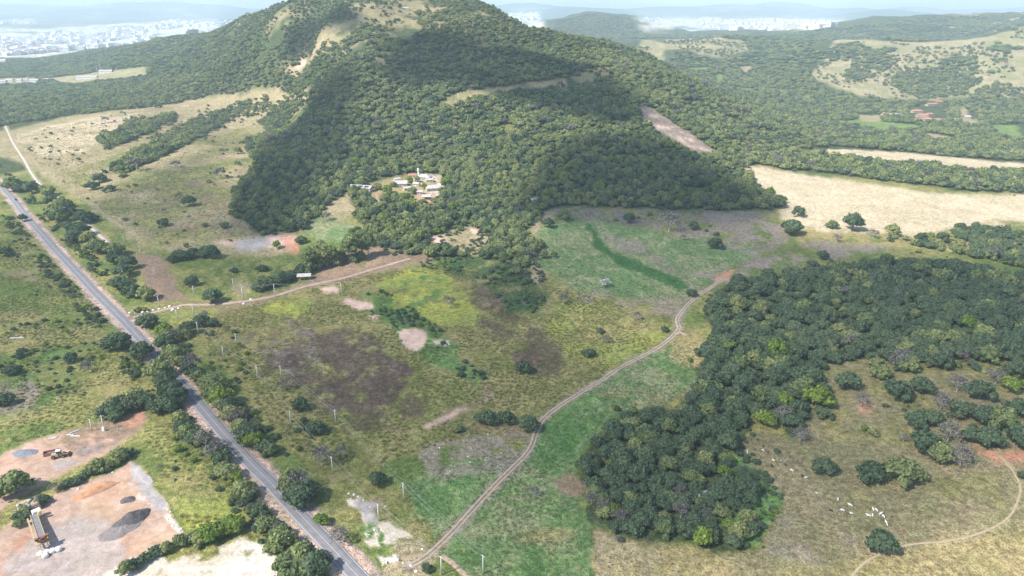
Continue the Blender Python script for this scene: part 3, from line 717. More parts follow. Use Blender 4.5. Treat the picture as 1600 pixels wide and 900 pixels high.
# ------------------------------------------------------------------ foliage
def foliage(name, stops, sat=1.0, trans=.3, patch=.5, up=False):
    t = NT(name); oi = t.n('ObjectInfo'); tone = t.n('Attribute', attribute_name='tone')
    n = t.noise(.009, 3, oi.outputs['Location'])
    f = t.math('ADD', t.math('MULTIPLY', oi.outputs['Random'], 1 - patch), t.math('MULTIPLY', t.math('SUBTRACT', t.math('MULTIPLY', n, 2.2), .6), patch))
    c = t.ramp(f, stops)
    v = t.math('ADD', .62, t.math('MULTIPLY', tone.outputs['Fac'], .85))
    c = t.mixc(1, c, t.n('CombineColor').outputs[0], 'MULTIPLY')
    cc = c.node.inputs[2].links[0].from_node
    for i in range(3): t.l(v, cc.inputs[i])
    d = t.n('BsdfDiffuse'); t.l(c, d.inputs[0]); tr = t.n('BsdfTranslucent'); t.l(c, tr.inputs[0])
    if up:
        g = t.n('NewGeometry'); va = t.n('VectorMath', operation='ADD'); va.inputs[1].default_value = (0, 0, 2.0); t.l(g.outputs['Normal'], va.inputs[0]); vn = t.n('VectorMath', operation='NORMALIZE'); t.l(va.outputs[0], vn.inputs[0]); t.l(vn.outputs[0], d.inputs['Normal'])
    ms = t.n('MixShader'); ms.inputs[0].default_value = trans; t.l(d.outputs[0], ms.inputs[1]); t.l(tr.outputs[0], ms.inputs[2]); t.l(ms.outputs[0], t.out.inputs[0])
    MATS[name] = t.m; return t.m
m_leaf = foliage('leaf_green', [(.0, (.120, .165, .074)), (.3, (.172, .216, .090)), (.55, (.225, .262, .106)), (.8, (.282, .304, .122)), (1., (.338, .326, .160))])
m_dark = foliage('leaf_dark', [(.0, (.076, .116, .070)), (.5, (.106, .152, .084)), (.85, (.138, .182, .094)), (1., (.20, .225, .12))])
m_grey = foliage('leaf_grey', [(.0, (.125, .115, .108)), (.5, (.175, .160, .150)), (1., (.205, .200, .160))], trans=.1)
m_lime = foliage('leaf_lime', [(.0, (0.120, 0.204, 0.042)), (1., (0.240, 0.300, 0.060))])
m_white = foliage('leaf_white', [(.0, (.44, .45, .41)), (1., (.60, .59, .56))], trans=.1)
m_grass = foliage('grass_blades', [(.0, (.13, .185, .055)), (.4, (.18, .21, .07)), (.7, (.26, .25, .095)), (1., (.36, .31, .14))], trans=.35, patch=.7, up=True)
m_bark = plain('bark', (.20, .165, .135), .9, .3, 2.5, .1)
m_pbark = plain('pale_bark', (.46, .42, .37), .9, .25, 2.5, .1)

ICO = {}
def ico(sub):
    if sub not in ICO:
        bm = bmesh.new(); bmesh.ops.create_icosphere(bm, subdivisions=sub, radius=1)
        ICO[sub] = (np.array([v.co[:] for v in bm.verts]), np.array([[v.index for v in f.verts] for f in bm.faces])); bm.free()
    return ICO[sub]

def crown_mesh(name, seed, lobes, leaves, leaf, mat, flat=.75, top=1.0, base=.45, core=1, spread=.68, lobe=(.27, .50), open_=False):
    """a crown about 2 wide (radius 1), standing on a trunk foot at z=0; lumps of foliage under leaf-sized faces"""
    g = np.random.default_rng(seed); V, T, tone = [], [], []
    cs = []
    for i in range(lobes):
        a = i * 2.39996 + g.uniform(-.4, .4); rad = math.sqrt((i + .4) / lobes) * spread * g.uniform(.85, 1.18)
        z = base + flat * top * (1 - (rad / (spread * 1.25)) ** 2) * g.uniform(.75, 1.12)
        cs.append((math.cos(a) * rad, math.sin(a) * rad, z, g.uniform(*lobe) * (1.05 - .25 * rad)))
    off = 0; iv, it = ico(core)
    for (cx, cy_, cz_, r) in cs:
        if not open_:
            rad = r * .84 * (1 + g.uniform(-.16, .16, len(iv)))
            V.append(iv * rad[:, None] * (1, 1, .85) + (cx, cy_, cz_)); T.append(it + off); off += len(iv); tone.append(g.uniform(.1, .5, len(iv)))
        k = max(6, int(leaves / lobes)); d = g.normal(size=(k, 3)); d[:, 2] = np.abs(d[:, 2]) * 1.0 - .35; d /= np.linalg.norm(d, axis=1)[:, None]
        p = d * (1, 1, .85) * r * g.uniform(.84 if not open_ else .35, 1.12, k)[:, None] + (cx, cy_, cz_)
        nrm = d + g.normal(size=(k, 3)) * .55; nrm /= np.linalg.norm(nrm, axis=1)[:, None]
        u = np.cross(nrm, g.normal(size=(k, 3))); u /= np.linalg.norm(u, axis=1)[:, None]; w = np.cross(nrm, u)
        s = leaf * g.uniform(.6, 1.35, k)[:, None]
        q = np.stack([p - u * s, p + w * s * .8, p + u * s, p - w * s * .8], 1).reshape(-1, 3)
        b = np.arange(k) * 4 + off
        V.append(q); T.append(np.stack([b, b + 1, b + 2], 1)); T.append(np.stack([b, b + 2, b + 3], 1)); off += 4 * k
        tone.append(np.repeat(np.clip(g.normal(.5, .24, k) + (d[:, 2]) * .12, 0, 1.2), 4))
    me = mesh_np(name, np.concatenate(V), np.concatenate(T))
    a = me.attributes.new('tone', 'FLOAT', 'POINT'); tn = np.concatenate(tone).astype(np.float32)
    if len(a.data) == len(tn): a.data.foreach_set('value', tn)
    me.materials.append(mat); return me

def trunk_mesh(name, seed, mat, base=.45, top=.9, r=.05, limbs=4, n=6, spread=.5):
    g = random.Random(seed); mb = MB()
    bx, by = g.uniform(-.06, .06), g.uniform(-.06, .06)
    mb.tube([(0, 0, -.15), (0, 0, 0), (bx * .6, by * .6, base * .6), (bx, by, base), (bx * 1.5, by * 1.4, top)], [r * 1.5, r * 1.25, r * .95, r * .8, r * .3], n)
    for i in range(limbs):
        a = i * 2.4 + g.uniform(0, 1); L = spread * g.uniform(.7, 1)
        mb.tube([(bx * .7, by * .7, base * .7), (math.cos(a) * L * .5, math.sin(a) * L * .5, base + .18), (math.cos(a) * L, math.sin(a) * L, top * g.uniform(.85, 1.05))], [r * .7, r * .45, r * .15], 5)
    return mb.mesh(name, [mat], True)

TREE = {}
for k in range(5): TREE['a%d' % k] = (crown_mesh('crown', 100 + k, 13 + k % 3, 680, .10, m_leaf, flat=.62 + .1 * (k % 3), base=.26), trunk_mesh('trunk', k, m_bark))
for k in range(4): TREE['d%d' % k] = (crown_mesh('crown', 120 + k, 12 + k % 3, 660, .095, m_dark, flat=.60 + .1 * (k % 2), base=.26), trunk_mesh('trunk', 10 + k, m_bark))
for k in range(3): TREE['g%d' % k] = (crown_mesh('crown', 140 + k, 12, 460, .058, m_grey, flat=.8, open_=True), trunk_mesh('trunk', 20 + k, m_pbark, limbs=7, r=.035, spread=.62))
for k in range(2): TREE['l%d' % k] = (crown_mesh('crown', 150 + k, 9, 560, .11, m_lime, flat=.6), trunk_mesh('trunk', 30 + k, m_bark))
for k in range(2): TREE['w%d' % k] = (crown_mesh('crown', 160 + k, 10, 420, .085, m_white, flat=.65, open_=True), trunk_mesh('trunk', 34 + k, m_pbark, limbs=6, r=.04))
for k in range(2): TREE['b%d' % k] = (crown_mesh('crown', 170 + k, 8, 420, .12, m_dark, flat=.45, base=.18), trunk_mesh('trunk', 38 + k, m_bark, base=.15, top=.5))
for k in range(2): TREE['e%d' % k] = (crown_mesh('crown', 180 + k, 13, 620, .12, m_leaf, flat=1.5, base=.85, spread=.66, top=1.05), trunk_mesh('trunk', 42 + k, m_pbark, base=1.2, top=2.2, r=.06, limbs=5))
# lighter crowns for trees that show only a few pixels wide
for k in range(4): TREE['s%d' % k] = (crown_mesh('crown', 200 + k, 9, 170, .155, m_leaf, core=0 if k % 2 else 1, flat=.6, base=.24), trunk_mesh('trunk', 50 + k, m_bark, limbs=2, n=5))
for k in range(2): TREE['t%d' % k] = (crown_mesh('crown', 210 + k, 9, 160, .145, m_dark, core=1, flat=.6, base=.24), trunk_mesh('trunk', 56 + k, m_bark, limbs=2, n=5))
TREE['u0'] = (crown_mesh('crown', 216, 8, 190, .11, m_grey, open_=True), trunk_mesh('trunk', 58, m_pbark, limbs=4, n=5, r=.035))
CROWN_OBJ = {}
KIND_NAMES = dict(a='broadleaf_tree', d='broadleaf_tree', g='bare_tree', l='broadleaf_tree', w='blossom_tree', b='bush', e='tall_tree', s='broadleaf_tree', t='broadleaf_tree', u='bare_tree')
TREES_XY = []
def tree(xyz, radius, kind, label, group=None, squash=None):
    variants = [k for k in TREE if k[0] == kind]
    k = variants[random.randrange(len(variants))] if len(kind) == 1 else kind
    r = root(KIND_NAMES[k[0]], label, 'bush' if k[0] == 'b' else 'tree', (xyz[0], xyz[1], H(xyz[0], xyz[1])), random.uniform(0, 6.28), group)
    sz = squash or random.uniform(.88, 1.15)
    r.scale = (radius, radius * random.uniform(.9, 1.1), radius * sz)
    cr, tr = TREE[k]
    obj('trunk', tr, None, r); c = obj('crown', cr, None, r)
    CROWN_OBJ.setdefault(k, c); TREES_XY.append((xyz[0], xyz[1], radius)); return r
def ptree(cx, by, wpx, kind, label, group=None):
    """tree whose foot shows at photo pixel (cx, by) and whose crown is wpx wide there"""
    p = P1(cx, by); dep = project(*p)[2]
    return tree(p, wpx * dep / FPX / 2, kind, label, group)

# single trees one can point at
for a in [
 (1285, 738, 44, 'd', 'round grey-green tree in the pasture right of the string of cattle'),
 (1360, 748, 56, 'd', 'wide dark tree in the pasture, second right of the cattle string'),
 (1410, 752, 66, 'a', 'leaning pasture tree showing a bare dark trunk below its crown'),
 (1500, 728, 46, 'g', 'sparse grey tree beside the reddish bare soil at the right'),
 (1376, 862, 56, 'd', 'lone round dark tree beside the cluster of white cattle'),
 (1350, 672, 14, 'l', 'small bright green sapling below the red soil scar'),
 (1364, 680, 20, 'a', 'small bushy tree right beside the bright sapling in the pasture'),
 (1324, 606, 46, 'd', 'dark tree at the top of the pasture left of the red scar'),
 (1346, 634, 30, 'g', 'grey-leaved tree just above the red soil scar'),
 (1400, 622, 50, 'd', 'dark full tree between two grey thickets above the pasture'),
 (1470, 640, 40, 'g', 'bare lilac-grey tree in the thicket above the pasture'),
 (1530, 622, 50, 'd', 'dark tree at the right thicket below the big forest'),
 (1578, 612, 36, 'l', 'light green palm-like tree at the far right below the forest'),
 (1452, 660, 40, 'd', 'dark tree heading the clump of three above the pasture'),
 (1445, 705, 60, 'd', 'large dark tree in the clump beside the leaning tree'),
 (1480, 690, 46, 'g', 'grey dry tree in the clump beside the leaning tree'),
 (1565, 668, 50, 'a', 'green tree above the reddish soil at the right edge'),
 (1545, 695, 50, 'd', 'dark tree hanging over the reddish soil at the right edge'),
 (1595, 695, 56, 'd', 'dark tree cut by the right edge above the reddish soil'),
 (1520, 690, 40, 'd', 'dark tree left of the reddish soil patch'),
 (1598, 748, 20, 'd', 'small dark tree at the right edge beside the cattle path'),
 (1237, 366, 42, 'd', 'large dark tree at the left tip of the pale field'),
 (1247, 338, 24, 'd', 'small dark tree standing inside the left tip of the pale field'),
 (1331, 360, 38, 'd', 'tallest dark round tree on the lower edge of the pale field'),
 (1300, 357, 20, 'a', 'low tree just left of the round tree below the pale field'),
 (1364, 372, 22, 'g', 'thin tree just right of the round tree below the pale field'),
 (1393, 369, 28, 'a', 'spreading bush-like tree on the lower edge of the pale field'),
 (1213, 324, 30, 'd', 'dark tree ending the shaded forest beside the pale field'),
 (1307, 378, 20, 'g', 'small flat-topped tree below the pale field'),
 (1285, 405, 22, 'd', 'dark tree on the upper left fringe of the big right forest'),
 (1045, 362, 44, 'g', 'wide greyish thicket tree below the shaded forest'),
 (1083, 358, 20, 'd', 'round dark tree right of the wide greyish thicket'),
 (1117, 388, 28, 'd', 'dark round tree on the right side of the green field'),
 (1067, 375, 14, 'g', 'small bare tree at the right tail of the greyish thicket'),
 (982, 348, 24, 'd', 'round dark tree on the grass strip below the shaded forest'),
 (857, 356, 22, 'd', 'dark blue-green tree at the upper left of the green field'),
 (882, 344, 26, 'a', 'leafy tree at the top left of the green field'),
 (850, 403, 17, 'a', 'small round tree on the left border of the green field'),
 (866, 402, 12, 'l', 'little pale bush beside the small round tree of the green field'),
 (945, 448, 22, 'w', 'white blossoming tree at the bottom of the green field'),
 (1081, 463, 20, 'd', 'dark tree at the bend where the dirt track leaves the green field'),
 (818, 582, 30, 'd', 'round dark bush-like tree in the middle of the olive field'),
 (760, 662, 40, 'd', 'dark tree at the left of the pair above the dirt track'),
 (790, 660, 34, 'd', 'dark tree in the middle of the row above the dirt track'),
 (825, 672, 40, 'd', 'dark tree touching the bend of the dirt track'),
 (713, 674, 22, 'a', 'small green tree at the end of the pink soil scar'),
 (921, 557, 24, 'b', 'dark green bush right of centre in the olive field'),
 (948, 536, 18, 'g', 'pale grey twiggy bush in the olive field'),
 (995, 500, 20, 'g', 'pale grey bare tree near the top of the olive field'),
 (880, 475, 24, 'g', 'lilac-grey bare bush at the top of the olive field'),
 (702, 480, 28, 'g', 'lilac-grey bare bush in the yellow-green patch'),
 (937, 520, 16, 'b', 'small green bush in the yellow grass of the olive field'),
 (1038, 518, 16, 'b', 'small green bush just left of the fork in the dirt track'),
 (493, 677, 38, 'd', 'round dark tree between the two lines of poles'),
 (590, 757, 34, 'd', 'dim dark bush-like tree left of the pole in the green crop'),
 (503, 728, 44, 'g', 'grey leafless thicket tree beside the pole near the road'),
 (535, 716, 30, 'g', 'thin grey tree just right of the pole near the road'),
 (531, 848, 42, 'g', 'grey-white flecked round tree beside the road shoulder'),
 (502, 818, 26, 'l', 'yellow-green bush beside the grey-white flecked tree'),
 (445, 610, 30, 'g', 'grey thicket tree on the near side of the burnt field'),
 (470, 640, 30, 'd', 'dark bush-like tree behind the round tree between the pole lines'),
 (112, 565, 24, 'd', 'single dark round tree in the left meadow'),
 (36, 556, 22, 'd', 'dark tree with white stumps in the left meadow'),
 (138, 582, 28, 'g', 'grey dry bush below the single dark tree of the left meadow'),
 (186, 545, 46, 'd', 'wide dark tree left of the road below the driveway'),
 (223, 560, 40, 'd', 'dark tree leaning over the road below the driveway'),
 (36, 346, 18, 'd', 'dark tree overhanging the far stretch of the road'),
 (232, 511, 34, 'd', 'dark round tree in the corner of road and driveway'),
 (332, 472, 34, 'd', 'dark spreading tree beside the driveway bend'),
 (8, 632, 34, 'd', 'dark green tree at the left edge of the meadow'),
 (20, 585, 30, 'd', 'low dark tree at the left edge above the dry patch'),
 (10, 400, 26, 'd', 'dark tree at the left edge beyond the meadow poles'),
 (25, 770, 60, 'a', 'big sunlit round bush at the left edge of the quarry yard'),
 (297, 322, 26, 'd', 'dark tree in the middle of the dry hillside'),
 (281, 312, 18, 'g', 'grey thin tree left of the dark tree on the dry hillside'),
 (256, 353, 20, 'd', 'dark tree on the lower dry hillside above the copse'),
 (320, 354, 12, 's', 'small dark upright tree right of the lower hillside tree'),
 (351, 356, 18, 's', 'upright tree beside the forest edge on the lower hillside'),
 (345, 280, 24, 'u', 'thin spreading tree high on the dry hillside'),
 (214, 268, 30, 'u', 'pale grey tree below the long tree belt of the hillside'),
 (275, 262, 18, 'u', 'faint grey tree beside the long tree belt of the hillside'),
 (372, 240, 16, 's', 'small tree on the upper dry hillside beside the forest'),
 (392, 238, 18, 't', 'dark tree touching the forest on the upper dry hillside'),
 (165, 192, 14, 'u', 'lone tree on the far pale ridge of the hillside'),
 (248, 168, 12, 't', 'tiny tree on the skyline of the pale ridge'),
 (172, 299, 20, 't', 'round tree below the lower end of the hillside belt'),
 (155, 285, 30, 't', 'dark tree at the lower end of the hillside belt'),
 (144, 296, 26, 't', 'dark tree left of the lower end of the hillside belt'),
 (195, 345, 10, 's', 'bush on the lower hillside beside the tall pole'),
 (433, 388, 16, 'l', 'bright little tree beside the pond of bare grey soil'),
 (470, 380, 22, 'd', 'tree beside the red soil scar below the forest'),
 (511, 345, 22, 'u', 'bare grey tree standing on the small green lawn'),
 (410, 424, 20, 'd', 'dark tree standing alone above the driveway poles'),
 (365, 425, 16, 'b', 'dark bush on the small meadow above the driveway'),
 (300, 446, 26, 'd', 'dim tree on the small meadow left of the driveway pole'),
 (835, 318, 14, 'w', 'white blossoming tree on the left edge of the shaded forest'),
 (1412, 690, 20, 'g', 'grey shrubby tree left of the leaning pasture tree'),
 (1250, 690, 36, 'g', 'grey dry tree on the left corner of the upper pasture'),
 (1275, 636, 46, 'l', 'bright light green tree on the forest edge above the pasture'),
 (1225, 636, 34, 'l', 'light green tree in the forest edge left of the brightest one'),
 (1195, 665, 36, 'l', 'light green tree on the corner between the two woods'),
 (1140, 830, 30, 'l', 'yellow-green feathery tree at the lower right tip of the grove'),
 (1130, 745, 26, 'l', 'yellowish feathery tree on the right side of the grove'),
 (1137, 548, 26, 'l', 'yellow flowering tree at the left edge of the big forest'),
 (835, 775, 22, 'g', 'faint grey bare tree standing in the green crop'),
]:
    ptree(*a)
# more of the clump toward the right edge, garden trees of the farm
for (cx, by, w, kd, lab) in [(1500, 650, 44, 'd', 'dark tree in the middle of the right-hand clump'), (1540, 660, 46, 'd', 'dark tree above the red soil in the right-hand clump'), (1430, 668, 42, 'd', 'dark tree at the left end of the right-hand clump'), (1495, 612, 40, 'g', 'grey dry tree high in the right-hand clump'), (1440, 612, 44, 'd', 'dark tree below the forest left of the grey thicket'), (1375, 590, 36, 'a', 'green tree at the forest foot above the pasture'), (1590, 650, 46, 'd', 'dark tree at the right edge high in the clump'), (1555, 600, 40, 'g', 'grey tree at the right below the big forest'), (1470, 720, 40, 'a', 'green tree at the lower end of the right-hand clump'),
                             (606, 302, 18, 'l', 'yellow-green tree left of the white farm building'), (640, 286, 14, 'l', 'yellow-green garden tree behind the farm huts'), (652, 284, 12, 'a', 'garden tree beside the tank tower'), (663, 296, 13, 'l', 'garden tree between the farmhouses'), (645, 302, 16, 'a', 'garden tree below the white farm building'), (680, 318, 16, 'a', 'tree below the little grey-roofed hut'), (660, 322, 18, 'l', 'yellow-green tree below the open farm shed'), (615, 292, 14, 'a', 'tree at the left end of the farm buildings'), (590, 296, 16, 'a', 'tree right of the long striped shed'), (688, 298, 12, 'a', 'tree right of the broad farmhouse')]:
    ptree(cx, by, w, kd, lab)
# belts and copses: trees nothing tells apart share a label
def row(line, count, wpx, kinds, label, group, jit=8):
    pts = np.array(line, float); s = np.concatenate([[0], np.cumsum(np.hypot(*np.diff(pts, axis=0).T))])
    for i in range(count):
        q = s[-1] * (i + .5) / count
        px, py = np.interp(q, s, pts[:, 0]) + random.uniform(-jit, jit), np.interp(q, s, pts[:, 1]) + random.uniform(-jit, jit) * .6
        ptree(px, py, wpx * random.uniform(.75, 1.3), random.choice(kinds), label, group)
row([(250, 525), (262, 548), (282, 575), (320, 600), (345, 632), (372, 668), (400, 700), (425, 715)], 26, 34, 'ddaagl', 'tree in the row lining the far side of the road', 'trees lining the far side of the road', 7)
row([(455, 765), (480, 775), (470, 790)], 4, 46, 'dag', 'tree in the roadside clump left of the bare rubble ground', 'roadside clump by the rubble ground', 6)
row([(240, 585), (262, 620), (285, 640), (255, 640), (190, 640), (175, 655), (215, 625)], 14, 38, 'dda', 'tree in the clump between the road and the upper yard', 'clump between road and upper yard', 8)
row([(275, 660), (300, 690), (322, 700), (350, 730), (375, 765), (395, 790)], 15, 34, 'daalg', 'tree in the row lining the near side of the road', 'trees lining the near side of the road', 7)
row([(405, 805), (425, 835), (440, 850), (470, 890), (500, 900), (450, 905), (478, 880)], 12, 44, 'aald', 'sunlit tree in the clump where the road leaves the picture', 'sunlit clump at the bottom of the road', 7)
row([(352, 815), (370, 835), (340, 840), (310, 848)], 6, 34, 'al', 'sunlit bush-like tree above the white ground by the road', 'sunlit bushes above the white ground', 6)
row([(20, 296), (50, 302), (75, 305), (95, 325), (115, 340), (145, 352)], 14, 26, 'tds', 'dark tree in the row beside the far stretch of the road', 'row beside the far stretch of the road', 7)
row([(80, 335), (110, 355), (140, 385), (175, 400), (205, 420), (190, 450), (215, 460), (225, 470)], 20, 30, 'ddas', 'tree in the belt between the road and the dry hillside', 'belt between road and dry hillside', 8)
row([(268, 412), (290, 405), (315, 400), (335, 405)], 8, 24, 'dd', 'dark tree in the copse below the lower hillside', 'copse below the lower hillside', 5)
row([(395, 458), (420, 448), (450, 440), (478, 425)], 10, 26, 'ddb', 'dark tree in the hedge-like belt above the driveway', 'belt above the driveway', 4)
row([(475, 425), (500, 418), (525, 412), (550, 408), (575, 402)], 16, 26, 'eea', 'tall straight-trunked tree in the plantation behind the driveway', 'plantation behind the driveway', 5)
row([(268, 540), (300, 520), (325, 500), (330, 520)], 6, 26, 'dag', 'tree in the small stand between the road and the pole line', 'small stand by the pole line', 5)
row([(140, 742), (160, 735), (180, 725), (200, 712)], 7, 24, 'ab', 'green bush in the hedge between the two quarry yards', 'hedge between the quarry yards', 4)
row([(190, 897), (215, 888), (238, 872), (300, 844), (325, 838)], 8, 26, 'ab', 'green bush between the orange ground and the white ground', 'bushes between orange and white ground', 4)
row([(85, 772), (108, 760), (132, 746)], 5, 20, 'bg', 'dull bush on the left stretch of the hedge between the yards', 'dull hedge bushes between the yards', 3)
row([(20, 815), (40, 805), (60, 790), (72, 782), (25, 830)], 7, 24, 'ab', 'green bush in the hedge beside the loading machine', 'hedge beside the loading machine', 4)

# ------------------------------------------------------------------ woods
_wp = {}
def wp(p):
    k = id(p)
    if k not in _wp: _wp[k] = wpoly(p)
    return _wp[k]
def in_any(polys, X, Y):
    m = np.zeros(len(X), bool)
    for p in polys: m |= inside(wp(p), X, Y)
    return m
def scatter(polys, spacing, jit=.48, warp=3.0, seed=1, rmin=0, rmax=1e9, hide=20.0, margin=130):
    g = np.random.default_rng(seed); out = []
    W = [wp(p) for p in polys]
    lo = np.min([w.min(0) for w in W], 0); hi = np.max([w.max(0) for w in W], 0)
    lo = np.maximum(lo, (-4500, 100)); hi = np.minimum(hi, (4500, 5500))
    if rmax < 1e8: lo = np.maximum(lo, -rmax); hi = np.minimum(hi, rmax)
    X, Y = np.meshgrid(np.arange(lo[0], hi[0], spacing), np.arange(lo[1], hi[1], spacing)); X = X.ravel(); Y = Y.ravel()
    X = X + g.uniform(-jit, jit, len(X)) * spacing; Y = Y + g.uniform(-jit, jit, len(Y)) * spacing
    R = np.hypot(X, Y); k = (R >= rmin) & (R < rmax) & (Y > 60); X, Y = X[k], Y[k]
    Z = H(X, Y); px, py, dep = project(X, Y, Z); k = (px > -margin) & (px < 1600 + margin) & (py < 900 + margin * 1.2); X, Y, Z = X[k], Y[k], Z[k]
    k = in_any(polys, X + fbm(X, Y, 25, 3, 91) * warp, Y + fbm(X, Y, 25, 3, 93) * warp); X, Y, Z = X[k], Y[k], Z[k]
    if hide is not None and len(X):                        # nothing that stands wholly behind a hill
        vis = np.ones(len(X), bool); R = np.hypot(X, Y)
        for f in np.linspace(.35, .985, 40):
            vis &= H(X * f, Y * f) < CAM_H + (Z + hide - CAM_H) * f
        X, Y, Z = X[vis], Y[vis], Z[vis]
    return X, Y, Z

def gn_scatter(name, label, cat, X, Y, Z, S, idx, objs, SZ=None, seed=3):
    me = bpy.data.meshes.new(name); n = len(X)
    me.vertices.add(n); me.vertices.foreach_set('co', np.stack([X, Y, Z], -1).astype(np.float32).ravel())
    g = np.random.default_rng(seed)
    a = me.attributes.new('size', 'FLOAT_VECTOR', 'POINT'); SZ = S * g.uniform(.75, 1.35, n) if SZ is None else SZ
    a.data.foreach_set('vector', np.stack([S, S * g.uniform(.88, 1.12, n), SZ], -1).astype(np.float32).ravel())
    a = me.attributes.new('turn', 'FLOAT', 'POINT'); a.data.foreach_set('value', g.uniform(0, 6.28, n).astype(np.float32))
    a = me.attributes.new('pick', 'INT', 'POINT'); a.data.foreach_set('value', np.asarray(idx, np.int32))
    o = bpy.data.objects.new(name, me); COL.objects.link(o); o['kind'] = 'stuff'; o['label'] = label; o['category'] = cat
    nt = bpy.data.node_groups.new(name, 'GeometryNodeTree')
    nt.interface.new_socket('Geometry', in_out='INPUT', socket_type='NodeSocketGeometry'); nt.interface.new_socket('Geometry', in_out='OUTPUT', socket_type='NodeSocketGeometry')
    gi = nt.nodes.new('NodeGroupInput'); go = nt.nodes.new('NodeGroupOutput'); ip = nt.nodes.new('GeometryNodeInstanceOnPoints'); jn = nt.nodes.new('GeometryNodeJoinGeometry')
    m2p = nt.nodes.new('GeometryNodeMeshToPoints')
    for ob in reversed(objs):
        oi = nt.nodes.new('GeometryNodeObjectInfo'); oi.inputs['Object'].default_value = ob; oi.inputs['As Instance'].default_value = True; oi.transform_space = 'ORIGINAL'
        nt.links.new(oi.outputs['Geometry'], jn.inputs[0])
    def attr(nm, ty):
        q = nt.nodes.new('GeometryNodeInputNamedAttribute'); q.data_type = ty; q.inputs['Name'].default_value = nm; return q.outputs['Attribute']
    ip.inputs['Pick Instance'].default_value = True
    cx = nt.nodes.new('ShaderNodeCombineXYZ'); e2r = nt.nodes.new('FunctionNodeEulerToRotation')
    nt.links.new(attr('turn', 'FLOAT'), cx.inputs[2]); nt.links.new(cx.outputs[0], e2r.inputs[0])
    nt.links.new(gi.outputs[0], m2p.inputs[0]); nt.links.new(m2p.outputs[0], ip.inputs['Points']); nt.links.new(jn.outputs[0], ip.inputs['Instance'])
    nt.links.new(attr('pick', 'INT'), ip.inputs['Instance Index']); nt.links.new(e2r.outputs[0], ip.inputs['Rotation']); nt.links.new(attr('size', 'FLOAT_VECTOR'), ip.inputs['Scale'])
    nt.links.new(ip.outputs[0], go.inputs[0])
    md = o.modifiers.new('scatter', 'NODES'); md.node_group = nt
    return o

n_single = len(TREES_XY)
# grove and near edge of the big forest: the largest in view stand as trees of their own
def keepclear(X, Y, Z, d=2.2):
    T = np.array(TREES_XY); k = np.ones(len(X), bool)
    for (a, b, r) in T: k &= (X - a) ** 2 + (Y - b) ** 2 > (r * .55 + d) ** 2
    k &= polydist(ROAD, X, Y) > 7.5; k &= polydist(TRACK, X, Y) > 4
    return X[k], Y[k], Z[k]
def pickkind(u, tbl):
    for k, w in tbl:
        if u < w: return k
        u -= w
    return tbl[0][0]
X, Y, Z = keepclear(*scatter([FOREST_E], 4.9, seed=5, warp=2, hide=None))
R = np.hypot(X, Y); order = np.argsort(R)
budget = 300 - n_single
nE = min(len(order), max(60, budget - 20))
rest_E = order[nE:]
for i in order[:nE]:
    tree((X[i], Y[i], Z[i]), random.uniform(2.8, 4.6), pickkind(random.random(), [('d', .68), ('a', .20), ('g', .08), ('l', .025), ('w', .015)]), 'crown among the many in the dark grove beside the green crop', 'trees of the dark grove')
EX, EY, EZ = X[rest_E], Y[rest_E], Z[rest_E]
print('single', n_single, 'grove', len(order), 'as things', nE, 'rest', len(rest_E))

NEAR = [k for k in sorted(CROWN_OBJ) if k[0] in 'adgl']
SMALL = [k for k in sorted(CROWN_OBJ) if k[0] in 'stu']
def mixed(n, keys, wts, seed):
    g = np.random.default_rng(seed); kinds = list(wts); w = np.array([wts[k] for k in kinds], float); w /= w.sum()
    out = np.zeros(n, int); ch = g.choice(len(kinds), n, p=w)
    for i, kd in enumerate(kinds):
        c = [j for j, q in enumerate(keys) if q[0] == kd] or [0]
        m = ch == i; out[m] = g.choice(c, m.sum())
    return out
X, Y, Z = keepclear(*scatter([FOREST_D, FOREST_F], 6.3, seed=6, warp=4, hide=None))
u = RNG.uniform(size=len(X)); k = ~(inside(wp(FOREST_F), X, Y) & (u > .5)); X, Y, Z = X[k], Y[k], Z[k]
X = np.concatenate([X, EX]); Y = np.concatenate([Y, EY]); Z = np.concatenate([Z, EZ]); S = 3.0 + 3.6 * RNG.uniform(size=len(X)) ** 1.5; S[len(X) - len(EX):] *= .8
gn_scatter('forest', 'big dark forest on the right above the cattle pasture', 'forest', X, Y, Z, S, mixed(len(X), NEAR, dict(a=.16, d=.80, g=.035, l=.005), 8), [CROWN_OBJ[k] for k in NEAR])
print('forest D', len(X))
# wooded hill
def thin(X, Y, Z, seed):
    g = np.random.default_rng(seed)
    k = ~in_any(CLEAR, X, Y); k &= ~(in_any(SPARSE, X, Y) & (g.uniform(size=len(X)) < .68)); k &= polydist(ROAD, X, Y) > 9
    k &= fbm(X, Y, 45, 3, 97) > -.80 + .30 * sstep(90, 160, Z)
    return X[k], Y[k], Z[k]
hx, hy, hz = thin(*scatter([FOREST_A, FOREST_C, FOREST_B] + HILL_BELTS, 5.6, seed=9, warp=7, rmin=0, rmax=1250), 4)
S = 2.4 + 3.6 * np.random.default_rng(5).uniform(size=len(hx)) ** 1.6
R = np.hypot(hx, hy); nearm = R < 820
gn_scatter('forest', 'forest covering the lower slopes of the hill around the farmstead', 'forest', hx[nearm], hy[nearm], hz[nearm], S[nearm], mixed(nearm.sum(), NEAR, dict(a=.62, d=.32, g=.03, l=.03), 18), [CROWN_OBJ[k] for k in NEAR])
print('hill near', nearm.sum())
f = ~nearm
X, Y, Z = thin(*scatter([FOREST_A, FOREST_C, FOREST_B] + HILL_BELTS + FAR_WOODS, 7.4, seed=12, warp=9, rmin=1250, rmax=2000), 6)
